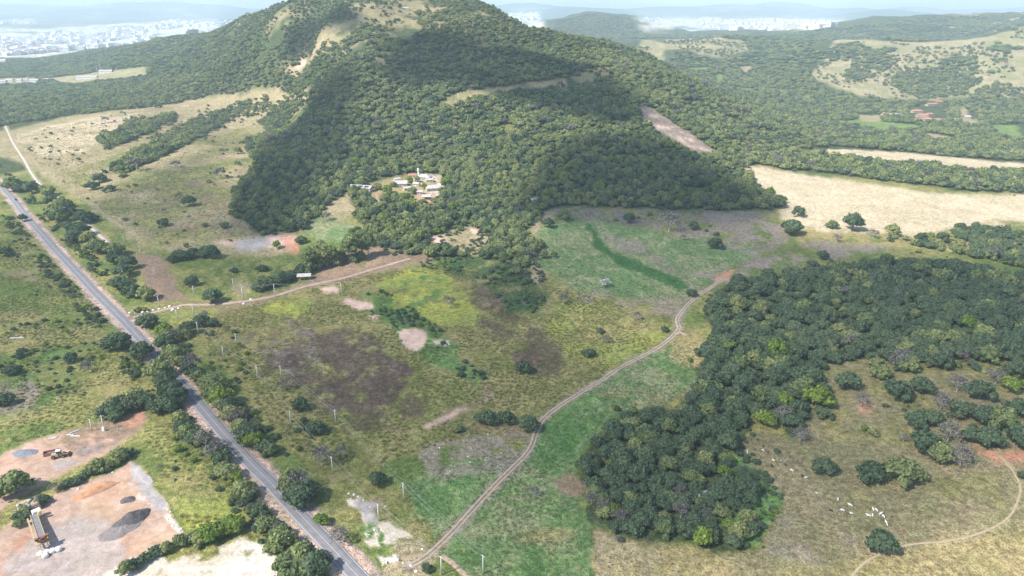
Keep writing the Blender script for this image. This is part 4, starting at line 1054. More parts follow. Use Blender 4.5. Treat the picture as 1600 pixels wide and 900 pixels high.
X = np.concatenate([hx[f], X]); Y = np.concatenate([hy[f], Y]); Z = np.concatenate([hz[f], Z]); S = 2.9 + 3.9 * np.random.default_rng(6).uniform(size=len(X)) ** 1.6
S *= 1 - .3 * sstep(80, 160, Z) * (np.hypot(X, Y) < 2200)
gn_scatter('forest', 'forest covering the upper slopes and summit of the hill', 'forest', X, Y, Z, S, mixed(len(X), SMALL, dict(s=.72, t=.24, u=.04), 28), [CROWN_OBJ[k] for k in SMALL])
print('hill far', len(X))
X, Y, Z = thin(*scatter([FOREST_A, FOREST_B] + FAR_WOODS, 13.5, seed=14, warp=14, rmin=2000, rmax=5600), 7)
S = np.random.default_rng(7).uniform(6.5, 10.5, len(X))
gn_scatter('forest', 'hazy far woods in front of the city and on the right hills', 'forest', X, Y, Z, S, mixed(len(X), SMALL, dict(s=.6, t=.4), 38), [CROWN_OBJ[k] for k in SMALL], SZ=S * .6)
print('far', len(X))
# scrub scattered thinly over the right hills and the open slopes
SCRUB = [[(1270, 118), (1290, 88), (1330, 66), (1450, 70), (1540, 62), (1600, 50), (1680, 50), (1680, 185), (1530, 160), (1430, 158), (1340, 150)], [(985, 78), (1080, 62), (1190, 64), (1160, 96), (1040, 80)], [(1420, 60), (1600, 30), (1680, 30), (1600, 48), (1500, 58)]]
X, Y, Z = scatter(SCRUB, 15, seed=16, warp=10); k = fbm(X, Y, 90, 3, 99) > -.02; X, Y, Z = X[k], Y[k], Z[k]
gn_scatter('scrub', 'scattered scrub on the grassy hills at the right', 'scrub', X, Y, Z, np.random.default_rng(8).uniform(2.5, 6, len(X)), mixed(len(X), SMALL, dict(s=.5, t=.3, u=.2), 48), [CROWN_OBJ[k] for k in SMALL])
HSC = [[(20, 205), (240, 168), (420, 160), (440, 235), (380, 300), (370, 332), (405, 372), (270, 395), (150, 330), (60, 255)], [(1235, 372), (1420, 372), (1560, 350), (1680, 350), (1680, 420), (1350, 392), (1220, 400)], [(850, 330), (1200, 334), (1200, 390), (1060, 372), (930, 345)]]
X, Y, Z = scatter(HSC, 15, seed=17, warp=6); k = (fbm(X, Y, 50, 3, 101) > .05) & (polydist(HILLTRACK, X, Y) > 6); X, Y, Z = X[k], Y[k], Z[k]
gn_scatter('scrub', 'thin scrub dotting the dry slopes and field edges', 'scrub', X, Y, Z, .7 + 3.0 * np.random.default_rng(9).uniform(size=len(X)) ** 2, mixed(len(X), SMALL, dict(s=.45, t=.3, u=.25), 58), [CROWN_OBJ[k] for k in SMALL])
# low shrubs in the fields
BARE = [[(528, 468), (545, 463), (580, 471), (590, 482), (565, 486)], [(620, 517), (640, 510), (674, 518), (668, 536), (655, 550), (640, 546), (628, 532)], [(658, 668), (690, 646), (728, 632), (730, 642), (700, 657), (668, 670)], [(-40, 730), (50, 690), (215, 638), (232, 655), (160, 714), (80, 754), (-40, 824)], [(496, 448), (536, 445), (536, 460), (505, 460)]]
BUSH = [k for k in sorted(CROWN_OBJ) if k[0] in 'bldg']
SHR = [[(560, 462), (600, 455), (650, 490), (700, 520), (720, 560), (760, 590), (740, 600), (690, 575), (640, 540), (600, 500), (565, 485)], [(690, 405), (770, 400), (830, 430), (860, 460), (830, 492), (790, 490), (760, 440), (690, 430)], [(1145, 700), (1190, 740), (1225, 775), (1215, 805), (1170, 850), (1150, 800)], [(790, 440), (830, 400), (850, 440), (820, 480)], [(690, 366), (720, 352), (765, 362), (775, 390), (740, 408), (690, 395)], [(600, 385), (680, 390), (700, 420), (640, 420)]]
X, Y, Z = keepclear(*scatter(SHR, 4.2, seed=19, warp=3, hide=None), d=.5); k = (fbm(X, Y, 18, 3, 103) > -.25) & ~in_any(BARE, X, Y); X, Y, Z = X[k], Y[k], Z[k]
gn_scatter('shrubs', 'dark green shrubs along the damp hollows of the olive field', 'shrubs', X, Y, Z, np.random.default_rng(10).uniform(.8, 2.2, len(X)), mixed(len(X), BUSH, dict(b=.62, l=.12, d=.2, g=.06), 68), [CROWN_OBJ[k] for k in BUSH])
SHR2 = [[(-100, 350), (0, 330), (120, 450), (240, 580), (200, 640), (0, 700), (-100, 720)], [(228, 655), (280, 650), (350, 720), (440, 800), (480, 880), (420, 850), (370, 835), (300, 830), (262, 788)], [(300, 520), (350, 500), (450, 620), (520, 740), (440, 740), (360, 610)], [(1290, 560), (1600, 600), (1680, 700), (1500, 690), (1400, 640), (1300, 660)]]
X, Y, Z = keepclear(*scatter(SHR2, 6.5, seed=20, warp=3, hide=None), d=.5); k = fbm(X, Y, 30, 3, 105) > .22; X, Y, Z = X[k], Y[k], Z[k]
gn_scatter('shrubs', 'low shrubs and weeds of the left meadow and road verges', 'shrubs', X, Y, Z, np.random.default_rng(11).uniform(.6, 2.0, len(X)), mixed(len(X), BUSH, dict(b=.55, l=.25, d=.1, g=.1), 78), [CROWN_OBJ[k] for k in BUSH])
RUBBLEP = [(540, 762), (580, 765), (690, 862), (650, 905), (590, 905), (540, 800)]
LIMEP = [[(600, 440), (640, 425), (700, 430), (748, 480), (742, 510), (690, 508), (640, 490)], [(408, 482), (430, 472), (478, 468), (482, 484), (462, 498), (420, 492)]]
BURNP = [[(425, 550), (470, 525), (545, 510), (580, 530), (650, 580), (645, 610), (590, 640), (520, 650), (430, 580)]]
# hedge-like growth along the verges
g = np.random.default_rng(24); k = (ROAD[:, 1] < 900); ln = ROAD[k]; tg = np.gradient(ln, axis=0); tg /= np.linalg.norm(tg, axis=1)[:, None]; nr = np.stack([tg[:, 1], -tg[:, 0]], 1)
q = g.integers(0, len(ln), 1500); side = g.choice([-1, 1], 1500); X, Y = (ln[q] + nr[q] * (side * g.uniform(8.2, 17, 1500))[:, None] + g.uniform(-2, 2, (1500, 2))).T
k = (fbm(X, Y, 22, 3, 109) > -.12) & ~in_any([RUBBLEP], X, Y) & (polydist(DRIVE, X, Y) > 5) & (polydist(ROAD, X, Y) > 7.6); X, Y = X[k], Y[k]
gn_scatter('shrubs', 'rough bushes growing along both verges of the road', 'shrubs', X, Y, H(X, Y), g.uniform(.7, 2.3, len(X)), mixed(len(X), BUSH, dict(b=.5, l=.12, d=.28, g=.1), 88), [CROWN_OBJ[k] for k in BUSH])
# tall grass: one tussock mesh, laid out as a tuft part of a single tussock in the meadow
def tuft_mesh(name, seed, n=46, mat=None):
    g = np.random.default_rng(seed); V, F, tn = [], [], []
    for i in range(n):
        a, r = g.uniform(0, 6.28), math.sqrt(g.uniform()) * .8; bx, by = math.cos(a) * r, math.sin(a) * r
        lean = g.normal(size=2) * .3; h = g.uniform(.35, .8) * (1.1 - .5 * r); w = g.uniform(.05, .13); q = g.uniform(0, 6.28); ux, uy = math.cos(q) * w, math.sin(q) * w
        o = len(V); V += [(bx - ux, by - uy, -.05), (bx + ux, by + uy, -.05), (bx + lean[0] + ux * .6, by + lean[1] + uy * .6, h), (bx + lean[0] - ux * .6, by + lean[1] - uy * .6, h)]; F.append((o, o + 1, o + 2, o + 3)); tn += [g.uniform(.1, 1)] * 4
    me = mesh_np(name, V, F); at = me.attributes.new('tone', 'FLOAT', 'POINT'); at.data.foreach_set('value', np.array(tn, np.float32)); me.materials.append(mat or m_grass); return me
tp = P1(95, 610); tus = []
for k in range(3):
    o = obj('grass_tussock', tuft_mesh('grass_tussock', 300 + k), None, None, (tp[0] + k * 2.2, tp[1] + k, H(tp[0] + k * 2.2, tp[1] + k)), k, 1.3)
    tag(o, 'tall grass tussock in the middle of the left meadow', 'grass', 'tussocks in the left meadow'); tus.append(o)
GR = [[(-100, 350), (0, 335), (130, 455), (235, 580), (200, 640), (0, 705), (-100, 730)], [(228, 655), (280, 650), (350, 720), (440, 800), (480, 880), (420, 850), (370, 835), (300, 830), (262, 788)], [(300, 500), (480, 450), (600, 425), (700, 420), (830, 440), (1050, 495), (1045, 524), (850, 650), (700, 690), (560, 740), (450, 700), (380, 610)]]
X, Y, Z = scatter(GR, 2.2, seed=21, warp=2, hide=None, margin=60)
k = (~in_any(BARE + LIMEP, X, Y)) & ~(in_any(BURNP, X, Y) & (RNG.uniform(size=len(X)) < .8)) & (polydist(ROAD, X, Y) > 6.5) & (polydist(TRACK, X, Y) > 2.5) & (polydist(DRIVE, X, Y) > 4) & (fbm(X, Y, 20, 3, 107) > -.3); X, Y, Z = X[k], Y[k], Z[k]; gs = np.random.default_rng(12).uniform(.45, 1.15, len(X))
gn_scatter('grass', 'tall rough grass of the meadow and the olive field', 'grass', X, Y, Z, gs, np.random.default_rng(13).integers(0, 3, len(X)), tus, SZ=gs * .62)
print('grass', len(X))
m_ct = foliage('crop_blades', [(.0, (.090, .165, .055)), (.5, (.150, .215, .085)), (1., (.25, .27, .14))], trans=.35, patch=.6, up=True)
m_st = foliage('pasture_blades', [(.0, (.19, .175, .090)), (.5, (.27, .228, .128)), (1., (.37, .30, .18))], trans=.35, patch=.6, up=True)
def tufts(px, py, mat, seed, where):
    p = P1(px, py); r = []
    for k in range(2):
        X0, Y0 = p[0] + k * 2.5, p[1] + k
        r.append(tag(obj('grass_tussock', tuft_mesh('grass_tussock', seed + k, 40, mat), None, None, (X0, Y0, H(X0, Y0)), k, .6), 'low tuft of grass ' + where[k], 'grass'))
    return r
for polys, sp, sc_, protos, lab, sd in [
  ([[(1060, 535), (1085, 560), (1090, 600), (1040, 632), (960, 650), (905, 710), (888, 760), (925, 820), (933, 930), (740, 930), (700, 870), (740, 800), (805, 732), (845, 680), (905, 620), (1005, 560)], [(655, 740), (720, 715), (800, 715), (735, 798), (700, 832), (668, 850), (640, 800), (625, 760)]], 1.75, (.35, .85), tufts(830, 850, m_ct, 320, ['in the green crop beside the dirt track', 'right of the one in the green crop']), 'rough green growth of the crop beside the dirt track', 61),
  ([[(850, 350), (900, 340), (960, 345), (1060, 370), (1180, 380), (1190, 400), (1120, 432), (1080, 465), (1000, 470), (900, 455), (860, 430), (825, 395)]], 2.6, (.4, .9), tufts(960, 430, m_ct, 330, ['near the white blossoming tree', 'just right of the tuft near the white blossoming tree']), 'rough green growth of the field below the shaded forest', 62),
  ([[(1145, 690), (1190, 670), (1240, 690), (1300, 560), (1420, 560), (1600, 600), (1720, 600), (1720, 960), (933, 960), (933, 832), (1010, 845), (1110, 870), (1190, 850), (1225, 790), (1215, 770), (1160, 740)]], 2.0, (.25, .7), tufts(1450, 830, m_st, 340, ['inside the loop of the cattle path', 'just right of the tuft inside the path loop']), 'dry tufted grass of the cattle pasture', 63),
  ([[(20, 212), (240, 168), (420, 160), (445, 235), (380, 300), (370, 332), (405, 372), (270, 395), (150, 330), (60, 255)]], 3.6, (.5, 1.2), tufts(230, 300, m_st, 350, ['on the dry hillside above the pole line', 'just right of the tuft on the dry hillside']), 'dry tufted grass of the hillside', 64)]:
    X, Y, Z = scatter(polys, sp, seed=sd, warp=2, hide=None, margin=60); k = (polydist(TRACK, X, Y) > 1.7) & (polydist(COWPATH, X, Y) > .9) & (polydist(HILLTRACK, X, Y) > 2.2) & (fbm(X, Y, 9, 3, 111 + sd) > -.25); X, Y, Z = X[k], Y[k], Z[k]
    gs = np.random.default_rng(sd).uniform(*sc_, len(X)); gn_scatter('grass', lab, 'grass', X, Y, Z, gs, np.random.default_rng(sd + 1).integers(0, 2, len(X)), protos, SZ=gs * .55); print(lab, len(X))
X, Y, Z = scatter([[(1145, 690), (1190, 735), (1228, 775), (1218, 808), (1180, 852), (1150, 830), (1165, 780)]], 2.6, seed=67, warp=2, hide=None); k = np.random.default_rng(68).uniform(size=len(X)) < .55; X, Y, Z = X[k], Y[k], Z[k]
gs = np.random.default_rng(69).uniform(.5, 1.7, len(X)); gn_scatter('shrubs', 'low green thicket on the right flank of the grove', 'shrubs', X, Y, Z, gs, mixed(len(X), BUSH, dict(b=.4, l=.2, d=.4), 108), [CROWN_OBJ[k] for k in BUSH], SZ=gs * .7)
# saplings and shrubs that fray the edges of the woods
X, Y, Z = keepclear(*scatter([FOREST_D, FOREST_E, FOREST_C, FOREST_F], 5.0, seed=65, warp=22, hide=None), d=0); k = ~inside(wp(FOREST_D), X, Y) & ~inside(wp(FOREST_E), X, Y) & (fbm(X, Y, 14, 2, 119) > -.1); X, Y, Z = X[k], Y[k], Z[k]
gn_scatter('shrubs', 'saplings and shrubs fringing the woods on the right', 'shrubs', X, Y, Z, .6 + 1.9 * np.random.default_rng(66).uniform(size=len(X)) ** 2, mixed(len(X), BUSH, dict(b=.45, l=.12, d=.33, g=.1), 98), [CROWN_OBJ[k] for k in BUSH]); print('fringe', len(X))
# ------------------------------------------------------------------ poles and wires
m_conc = plain('pale_concrete', (.62, .60, .56), .85, .15, 1.0)
m_white = plain('white_paint', (.78, .77, .74), .7, .1, 1.0)
m_dark = plain('dark_metal', (.05, .05, .055), .5, .3, 2)
m_steel = plain('grey_steel', (.36, .37, .38), .5, .2, 2, .5, .6)
m_ceram = plain('insulator_glaze', (.30, .26, .24), .3, .1, 3)
def pole_parts(h, kind):
    s = MB().tube([(0, 0, -.4), (0, 0, h * .5), (0, 0, h)], [.27, .22, .17], 8).mesh('shaft', [m_conc], True)
    a = MB().box((0, 0, h - .35), (1.9, .13, .15)).mesh('crossarm', [m_steel if kind else m_conc])
    i = MB().tube([(0, 0, h - .27), (0, 0, h - .02)], [.07, .05], 6).mesh('insulator', [m_ceram])
    return s, a, i
PP = {h: pole_parts(h, h > 8) for h in (6.0, 7.5, 9.0)}
POLES = {}
def pole(px, py, h, label, group=None, az=0.0):
    p = P1(px, py); r = root('utility_pole', label, 'pole', p, az, group)
    s, a, i = PP[h]; obj('shaft', s, None, r); obj('crossarm', a, None, r)
    for q in (-.8, 0, .8): obj('insulator', i, None, r, (q, 0, 0))
    POLES[(px, py)] = (p[0], p[1], p[2] + h); return r
LA = [(303, 495), (310, 522), (350, 562), (403, 593), (455, 665), (520, 738), (592, 814), (690, 898)]
LB = [(370, 540), (440, 592), (525, 663), (631, 780), (755, 896)]
LD = [(277, 498), (303, 460), (366, 455), (380, 469), (430, 464), (534, 462)]
LC = [(60, 289), (80, 284), (97, 302), (126, 314), (145, 328), (163, 345), (195, 383), (220, 398), (242, 434), (249, 479)]
whereA = ['beside the driveway gap nearest the road', 'beside the small stand by the driveway', 'at the road end of the olive field', 'in the rough grass left of the burnt patch',
          'left of the round dark tree', 'rising from a patch of bare soil near the road', 'standing in the rubble ground', 'at the bottom edge beside the end of the dirt track']
whereB = ['beside the top left corner of the olive field', 'above the grey thicket by the burnt field', 'below the burnt field on the wire line', 'standing at the edge of the green crop', 'at the bottom edge in the green crop']
for q, wtxt in zip(LA, whereA): pole(*q, 7.5, 'pale utility pole ' + wtxt, 'poles of the line nearest the road', -.75)
for q, wtxt in zip(LB, whereB): pole(*q, 7.5, 'pale utility pole ' + wtxt, 'poles of the line through the field', -.75)
for q, wtxt in zip(LD, ['in the bare ground below the white stones', 'behind the trees above the white stones', 'on the small meadow above the driveway', 'beside the pale stones on the driveway', 'in the middle of the driveway row', 'beside the pink soil at the driveway end']):
    pole(*q, 9.0 if q[0] > 360 else 6.0, 'pale utility pole ' + wtxt, 'poles along the driveway', .2)
for i, q in enumerate(LC):
    pole(*q, 7.5, 'thin pole of the hillside line, ' + ['first', 'second', 'third', 'fourth', 'fifth', 'sixth', 'seventh', 'eighth', 'ninth', 'tenth'][i] + ' counted from the far road', 'poles of the hillside line', .9)
pole(163, 672, 7.5, 'white pole with a box beside the upper quarry yard', None, .3)
pole(144, 673, 6.0, 'thin pole left of the white pole by the upper yard', None, .3)
pole(137, 172, 9.0, 'tall thin pole at the far wood beyond the pale ridge', None, .3)
def wire(keys, label, side):
    mb = MB()
    for a, b in zip(keys[:-1], keys[1:]):
        A, B = Vector(POLES[a]), Vector(POLES[b]); d = (B - A); n = Vector((d.y, -d.x, 0)).normalized() * side; L = d.length
        mb.tube([A + d * t + n + Vector((0, 0, -.02 * L * 4 * t * (1 - t) - .02)) for t in np.linspace(0, 1, 9)], .035, 4, cap=False)
    return tag(mb.build('overhead_wire', m_steel), label, 'wire')
for keys, nm in ((LA, 'nearest the road'), (LB, 'through the olive field'), (LC, 'on the dry hillside'), (LD[2:], 'along the driveway')):
    wire(keys, 'thin wire strung between the poles ' + nm + ', outer side', .8); wire(keys, 'thin wire strung between the poles ' + nm + ', inner side', -.8)
# two-legged line tower in the left meadow
p = P1(67, 534); r = root('line_tower', 'slender two-legged power line tower in the left meadow', 'tower', p, .1)
for sx in (-.7, .7): MB().tube([(sx, 0, -.4), (sx * .95, 0, 5), (sx * .9, 0, 10.5)], [.13, .10, .07], 6).build('leg', m_steel, r)
for z in (3.2, 6.6, 10.0): MB().box((0, 0, z), (1.7 if z < 9 else 4.2, .1, .12)).build('crossbar', m_steel, r)

# ------------------------------------------------------------------ white stones along the driveway
def rock_mesh(name, seed, mat, sq=.7, sub=2, rough=.22):
    iv, it = ico(sub); g = np.random.default_rng(seed); d = iv * (1 + rough * np.sin(iv @ g.normal(size=(3, 4)) * 2.2 + g.uniform(0, 6, 4)).sum(1, keepdims=True) * .45)
    d = d * (1, g.uniform(.75, 1), sq); d[:, 2] = np.maximum(d[:, 2], -.35)
    me = mesh_np(name, d, it); me.materials.append(mat); return me
ROCK = [rock_mesh('white_stone', k, m_white) for k in range(3)]
for k, q in enumerate([(203, 489), (213, 489), (223, 488), (231, 487), (240, 485), (249, 483), (258, 481), (265.5, 479), (270, 484.5), (279, 482)]):
    p = P1(*q); sc = [.8, 1.15, .85, .8, .85, .8, .7, .95, 1.1, .8][k]
    tag(obj('white_stone', ROCK[k % 3], None, None, (p[0], p[1], p[2] + .25 * sc), k, sc), 'white painted stone ' + ['nearest the road at the driveway mouth', 'second from the road, larger than its neighbours', 'third from the road on the driveway edge', 'fourth from the road on the driveway edge', 'fifth from the road on the driveway edge', 'sixth from the road on the driveway edge', 'seventh from the road, smallest of the row', 'last of the upper row by the driveway', 'largest of the two below the driveway', 'last one below the driveway'][k], 'stone', 'white stones along the driveway')
for k, q in enumerate([(392, 468), (381, 475)]):
    p = P1(*q); tag(obj('white_stone', ROCK[k], None, None, (p[0], p[1], p[2] + .2), k, .9), ['white stone on the driveway beside the pole', 'white stone just below the driveway pole'][k], 'stone')

# ------------------------------------------------------------------ buildings
m_wall = plain('plaster', (.48, .42, .35), .9, .12, .6); m_cream = plain('cream_plaster', (.62, .55, .44), .9, .12, .6)
m_terra = plain('terracotta_tiles', (.44, .21, .145), .85, .25, 1.2, .15, 0, .3); m_sheet = plain('pale_roof_sheet', (.48, .435, .395), .7, .25, .8)
m_brick = plain('raw_brick', (.42, .23, .16), .9, .2, 1.5); m_glass = plain('window_glass', (.06, .07, .08), .15, .2, 1, .6); m_solar = plain('dark_roof_panel', (.05, .055, .075), .35, .2, 1, .5)
m_fib = plain('fibre_cement_roof', (.48, .45, .42), .85, .25, .7); m_wood = plain('weathered_wood', (.30, .23, .17), .9, .3, 2)
def house(px, py, L, W, Hh, az, roof, wall, label, group=None, name='house', hip=False, open_=False):
    p = P1(px, py); p[2] = min(H(p[0] + a * L / 2, p[1] + b * W / 2) for a in (-1, 0, 1) for b in (-1, 0, 1))
    r = root(name, label, 'shed' if 'shed' in name else 'house', p, az, group)
    if open_:
        for sx in (-1, 0, 1):
            for sy in (-1, 1): MB().box((sx * (L / 2 - .3), sy * (W / 2 - .3), Hh / 2 - .2), (.25, .25, Hh + .4)).build('post', m_wood, r)
        MB().box((0, W / 2 - .15, Hh / 2 - .2), (L - .8, .15, Hh)).build('wall', wall, r)
    else:
        MB().box((0, 0, Hh / 2 - .6), (L, W, Hh + 1.2)).build('wall', wall, r)
    rh = W * .28; e = .5; x0, x1, y0, y1 = -L / 2 - e, L / 2 + e, -W / 2 - e, W / 2 + e; hp = W / 2 if hip else 0; t = .14
    v = [(x0, y0, Hh), (x1, y0, Hh), (x1, y1, Hh), (x0, y1, Hh), (x0 + hp, 0, Hh + rh), (x1 - hp, 0, Hh + rh)]
    v += [(a, b, c + t) for a, b, c in v]
    MB().add(v, [(6, 7, 11, 10), (8, 9, 10, 11), (7, 8, 11), (9, 6, 10), (1, 0, 4, 5), (3, 2, 5, 4), (2, 1, 5), (0, 3, 4), (0, 1, 7, 6), (2, 3, 9, 8), (1, 2, 8, 7), (3, 0, 6, 9)]).build('roof', roof, r)
    if not open_:
        n = max(2, int(L / 4))
        wm = MB().box((0, 0, 0), (1.1, .12, 1.0)).mesh('window', [m_glass])
        for i in range(n):
            q = -L / 2 + L * (i + .5) / n
            if i == n // 2: MB().box((q, -W / 2 - .03, 1.05), (1.0, .12, 2.1)).build('door', m_wood, r)
            else: obj('window', wm, None, r, (q, -W / 2 - .03, 1.6))
    return r
s = house(565, 297, 22, 8, 3.6, -.28, m_sheet, m_wall, 'long white shed with dark stripes on its roof beside the forest', None, 'long_shed')
for k, q in enumerate((-6.6, 0, 6.6)):
    for sy in (-1, 1):
        tilt = math.atan(.56); o = MB().box((0, 0, 0), (4.6 if k != 1 else 5.6, 2.4, .06)).build('roof_panel', m_solar, s, (q, sy * 2.1, 3.6 + 8 * .28 * (1 - 2.1 / 4.25) + .30)); o.rotation_euler = (-sy * tilt * 1.0, 0, 0)
house(626, 290, 13, 9, 3.2, .1, m_sheet, m_wall, 'white farm building left of the yellow-green garden')
house(663, 280, 14, 9, 3.4, -.25, m_sheet, m_wall, 'large pale farmhouse at the top of the clearing', hip=True)
house(677, 297, 15, 9, 3.2, .35, m_fib, m_wall, 'broad pale-roofed farmhouse in the middle of the clearing', hip=True)
house(667, 311, 8, 6, 3.0, .0, m_sheet, m_cream, 'small shed with a dark open front below the farmhouses', None, 'open_shed', open_=True)
house(684, 309, 6, 5, 2.8, .5, m_fib, m_cream, 'little grey-roofed hut at the right of the clearing', None, 'hut_shed')
house(644, 277, 7, 5, 2.8, .1, m_terra, m_cream, 'small tiled cottage beside the white tank tower')
house(476, 436, 8.5, 5, 2.8, .15, m_sheet, m_cream, 'white roadside shelter at the foot of the plantation', None, 'open_shed', open_=True)
for (px, py, L_, W_, az_, ro_, lab_) in [(636, 297, 7, 5, .4, m_fib, 'small pale hut below the white farm building'), (651, 290, 6, 4.5, -.3, m_sheet, 'tiny white hut in the yellow-green garden'), (691, 288, 8, 5, .8, m_fib, 'grey hut at the right edge of the farm clearing'), (671, 284, 7, 5, .2, m_sheet, 'white outbuilding between the two large farmhouses'), (656, 303, 5, 4, .1, m_fib, 'small grey hut left of the open shed'), (620, 283, 6, 4.5, .5, m_sheet, 'little white hut left of the white farm building')]:
    house(px, py, L_, W_, 2.6, az_, ro_, m_cream, lab_, 'outbuildings of the hillside farmstead', 'hut_shed')
p = P1(654, 277); r = root('water_tower', 'slim white water tank tower above the farmhouses', 'tower', p)
MB().tube([(0, 0, -.5), (0, 0, 6.5)], [.7, .6], 12).build('shaft', m_white, r, smooth=True); MB().tube([(0, 0, 6.5), (0, 0, 6.7), (0, 0, 9.2), (0, 0, 9.5)], [.6, 1.15, 1.15, .5], 14).build('tank', m_white, r)
VG = 'tiled houses of the valley village'
for (px, py, L, W, az, ro, lab, hip) in [
  (1432, 176, 21, 10, .1, m_terra, 'wide tiled house at the top left of the valley village', True), (1440, 183, 19, 10, -.15, m_terra, 'tiled house in the heart of the valley village', True),
  (1434, 190, 15, 9, .2, m_terra, 'tiled house at the lower left of the valley village', False), (1449, 189, 16, 9, 0, m_terra, 'tiled house at the bottom middle of the valley village', True),
  (1462, 190, 16, 9, .35, m_terra, 'tiled house at the lower right of the valley village', False), (1452, 181, 14, 8, .3, m_terra, 'small tiled house at the right of the village heart', True),
  (1455, 165, 24, 8, .25, m_terra, 'long tiled building above the village below the dark wood', False), (1466, 161, 14, 8, .25, m_terra, 'short tiled building uphill of the long one', False),
  (1394, 182, 28, 9, -.1, m_sheet, 'long pale-roofed barn left of the valley village', False), (1383, 180, 13, 8, .1, m_terra, 'brownish house at the left end of the pale barn', False),
  (1510, 185, 12, 8, 0, m_sheet, 'small white house right of the tree clump by the village', False), (1496, 189, 14, 7, -.1, m_fib, 'grey-roofed shed on the valley floor right of the village', False)]:
    house(px, py, L, W, 3.6, az, ro, m_wall, lab, VG, hip=hip)
FG = 'white buildings of the far roadside works'
for (px, py, L, W, h, lab) in [(4, 130, 22, 12, 6, 'white shed at the left end of the far works'), (16, 128, 18, 12, 6, 'second white shed of the far works'), (31, 128, 14, 10, 6, 'third white shed of the far works'), (41, 127, 12, 9, 5, 'small fourth shed of the far works'), (54, 129, 24, 12, 7, 'brightest white shed of the far works'),
                            (76, 126, 26, 10, 5, 'low white shed at the edge of the far pale clearing'), (126, 124, 18, 12, 8, 'white block in the middle of the far pale clearing'), (142, 123, 34, 12, 8, 'long white hall on the far pale clearing'), (166, 114, 34, 14, 9, 'white hall below the far masts'), (2, 99, 40, 25, 10, 'big white hall at the left edge below the city')]:
    house(px, py, L, W, h, .15, m_sheet, m_white, lab, FG, 'far_shed')
for (px, py, h, lab) in [(153, 118, 28, 'left of the two thin masts at the far works'), (158, 112, 30, 'right and taller of the two far masts'), (617, 5, 26, 'pale mast on the summit of the hill'), (519, 8, 12, 'short pole on the left summit ridge')]:
    p = P1(px, py); r = root('radio_mast', lab, 'mast', p)
    MB().tube([(0, 0, -1), (0, 0, h * .6), (0, 0, h)], [.7, .5, .3], 6).build('shaft', m_conc, r); MB().tube([(0, 0, h), (0, 0, h + 3)], [.12, .05], 5).build('antenna', m_steel, r); MB().box((0, 0, h * .88), (1.8, 1.8, .4)).build('platform', m_steel, r)
house(634, 14, 9, 6, 3.4, .2, m_sheet, m_white, 'tiny white hut near the summit mast', None, 'hut_shed')
house(560, 12, 9, 6, 3.4, .2, m_sheet, m_white, 'second tiny white hut on the summit ridge', None, 'hut_shed') if False else None

# far city: the larger blocks as buildings of their own, the rest as one mass
m_city = plain('city_walls', (.80, .78, .75), .9, .12, .02); m_croof = plain('city_roofs', (.50, .40, .35), .9, .3, .02)
def city_mesh(seed):
    g = random.Random(seed); w, d, h = g.uniform(18, 42), g.uniform(14, 30), g.uniform(7, 17)
    mb = MB().box((0, 0, h / 2 - 2), (w, d, h + 4)).box((0, 0, h + .3), (w + .8, d + .8, .6), 0, 1 if seed % 3 else 0).box((w * .2, d * .1, h + 1.6), (w * .3, d * .35, 2.2))
    for k in range(max(1, int(h / 3.2))): mb.box((0, -d / 2 - .05, 1.8 + 3.2 * k), (w * .84, .2, 1.2), 0, 2)
    return mb.mesh('city_building', [m_city, m_croof, m_glass])
CM = [city_mesh(k) for k in range(9)]
CITY = [([(-60, 90), (40, 86), (100, 80), (160, 76), (250, 64), (320, 56), (385, 34), (300, 34), (200, 38), (110, 43), (60, 48), (60, 60), (-60, 62)], .45, 'left'), ([(0, 34), (55, 32), (58, 37), (0, 38)], .6, 'left'), ([(258, 30), (285, 31), (280, 36), (255, 36)], .5, 'left'), ([(1000, 28), (1100, 28), (1280, 32), (1305, 38), (1290, 52), (1200, 47), (1080, 47), (1010, 45)], .4, 'right'), ([(795, 22), (840, 21), (846, 31), (800, 33)], .5, 'centre')]
cx_, cy2, cs_, cn = [], [], [], []
g = np.random.default_rng(31)
for poly, dens, nm in CITY:
    pp = np.array(poly, float); n = int(8000 * dens * (1 if nm != 'centre' and len(poly) > 4 else .12))
    qx = g.uniform(pp[:, 0].min(), pp[:, 0].max(), n); qy = g.uniform(pp[:, 1].min(), pp[:, 1].max(), n); k = inside(pp, qx, qy); qx, qy = qx[k], qy[k]
    w = P(qx, qy); k = (np.hypot(w[:, 0], w[:, 1]) > 2900) & (fbm(w[:, 0], w[:, 1] * .6, 420, 3, 121) > -.25); w = w[k]
    cx_ += list(w[:, 0]); cy2 += list(w[:, 1]); cn += [nm] * len(w)
cx_ = np.array(cx_); cy2 = np.array(cy2); cz2 = H(cx_, cy2); order = np.argsort(np.hypot(cx_, cy2)); things = set(order[:150].tolist()) | set(g.choice(len(cx_), 60, replace=False).tolist())
LABC = dict(left='pale block among the many of the hazy city at the left', right='pale block among the many of the hazy city at the right', centre='pale block of the small town right behind the summit')
CPROTO = []
for i in sorted(things):
    o = obj('city_building', CM[i % 9], None, None, (cx_[i], cy2[i], cz2[i]), g.uniform(0, 1.5), float(g.uniform(.8, 1.4)))
    tag(o, LABC[cn[i]], 'building', 'far city blocks at the ' + cn[i])
    if len(CPROTO) < 9 and all(o.data is not q.data for q in CPROTO): CPROTO.append(o)
rest = np.array([i for i in range(len(cx_)) if i not in things])
gn_scatter('city_blocks', 'hazy mass of pale blocks filling the far city', 'city', cx_[rest], cy2[rest], cz2[rest], g.uniform(.8, 1.5, len(rest)), g.integers(0, len(CPROTO), len(rest)), CPROTO)
print('city', len(cx_), 'things', len(things))

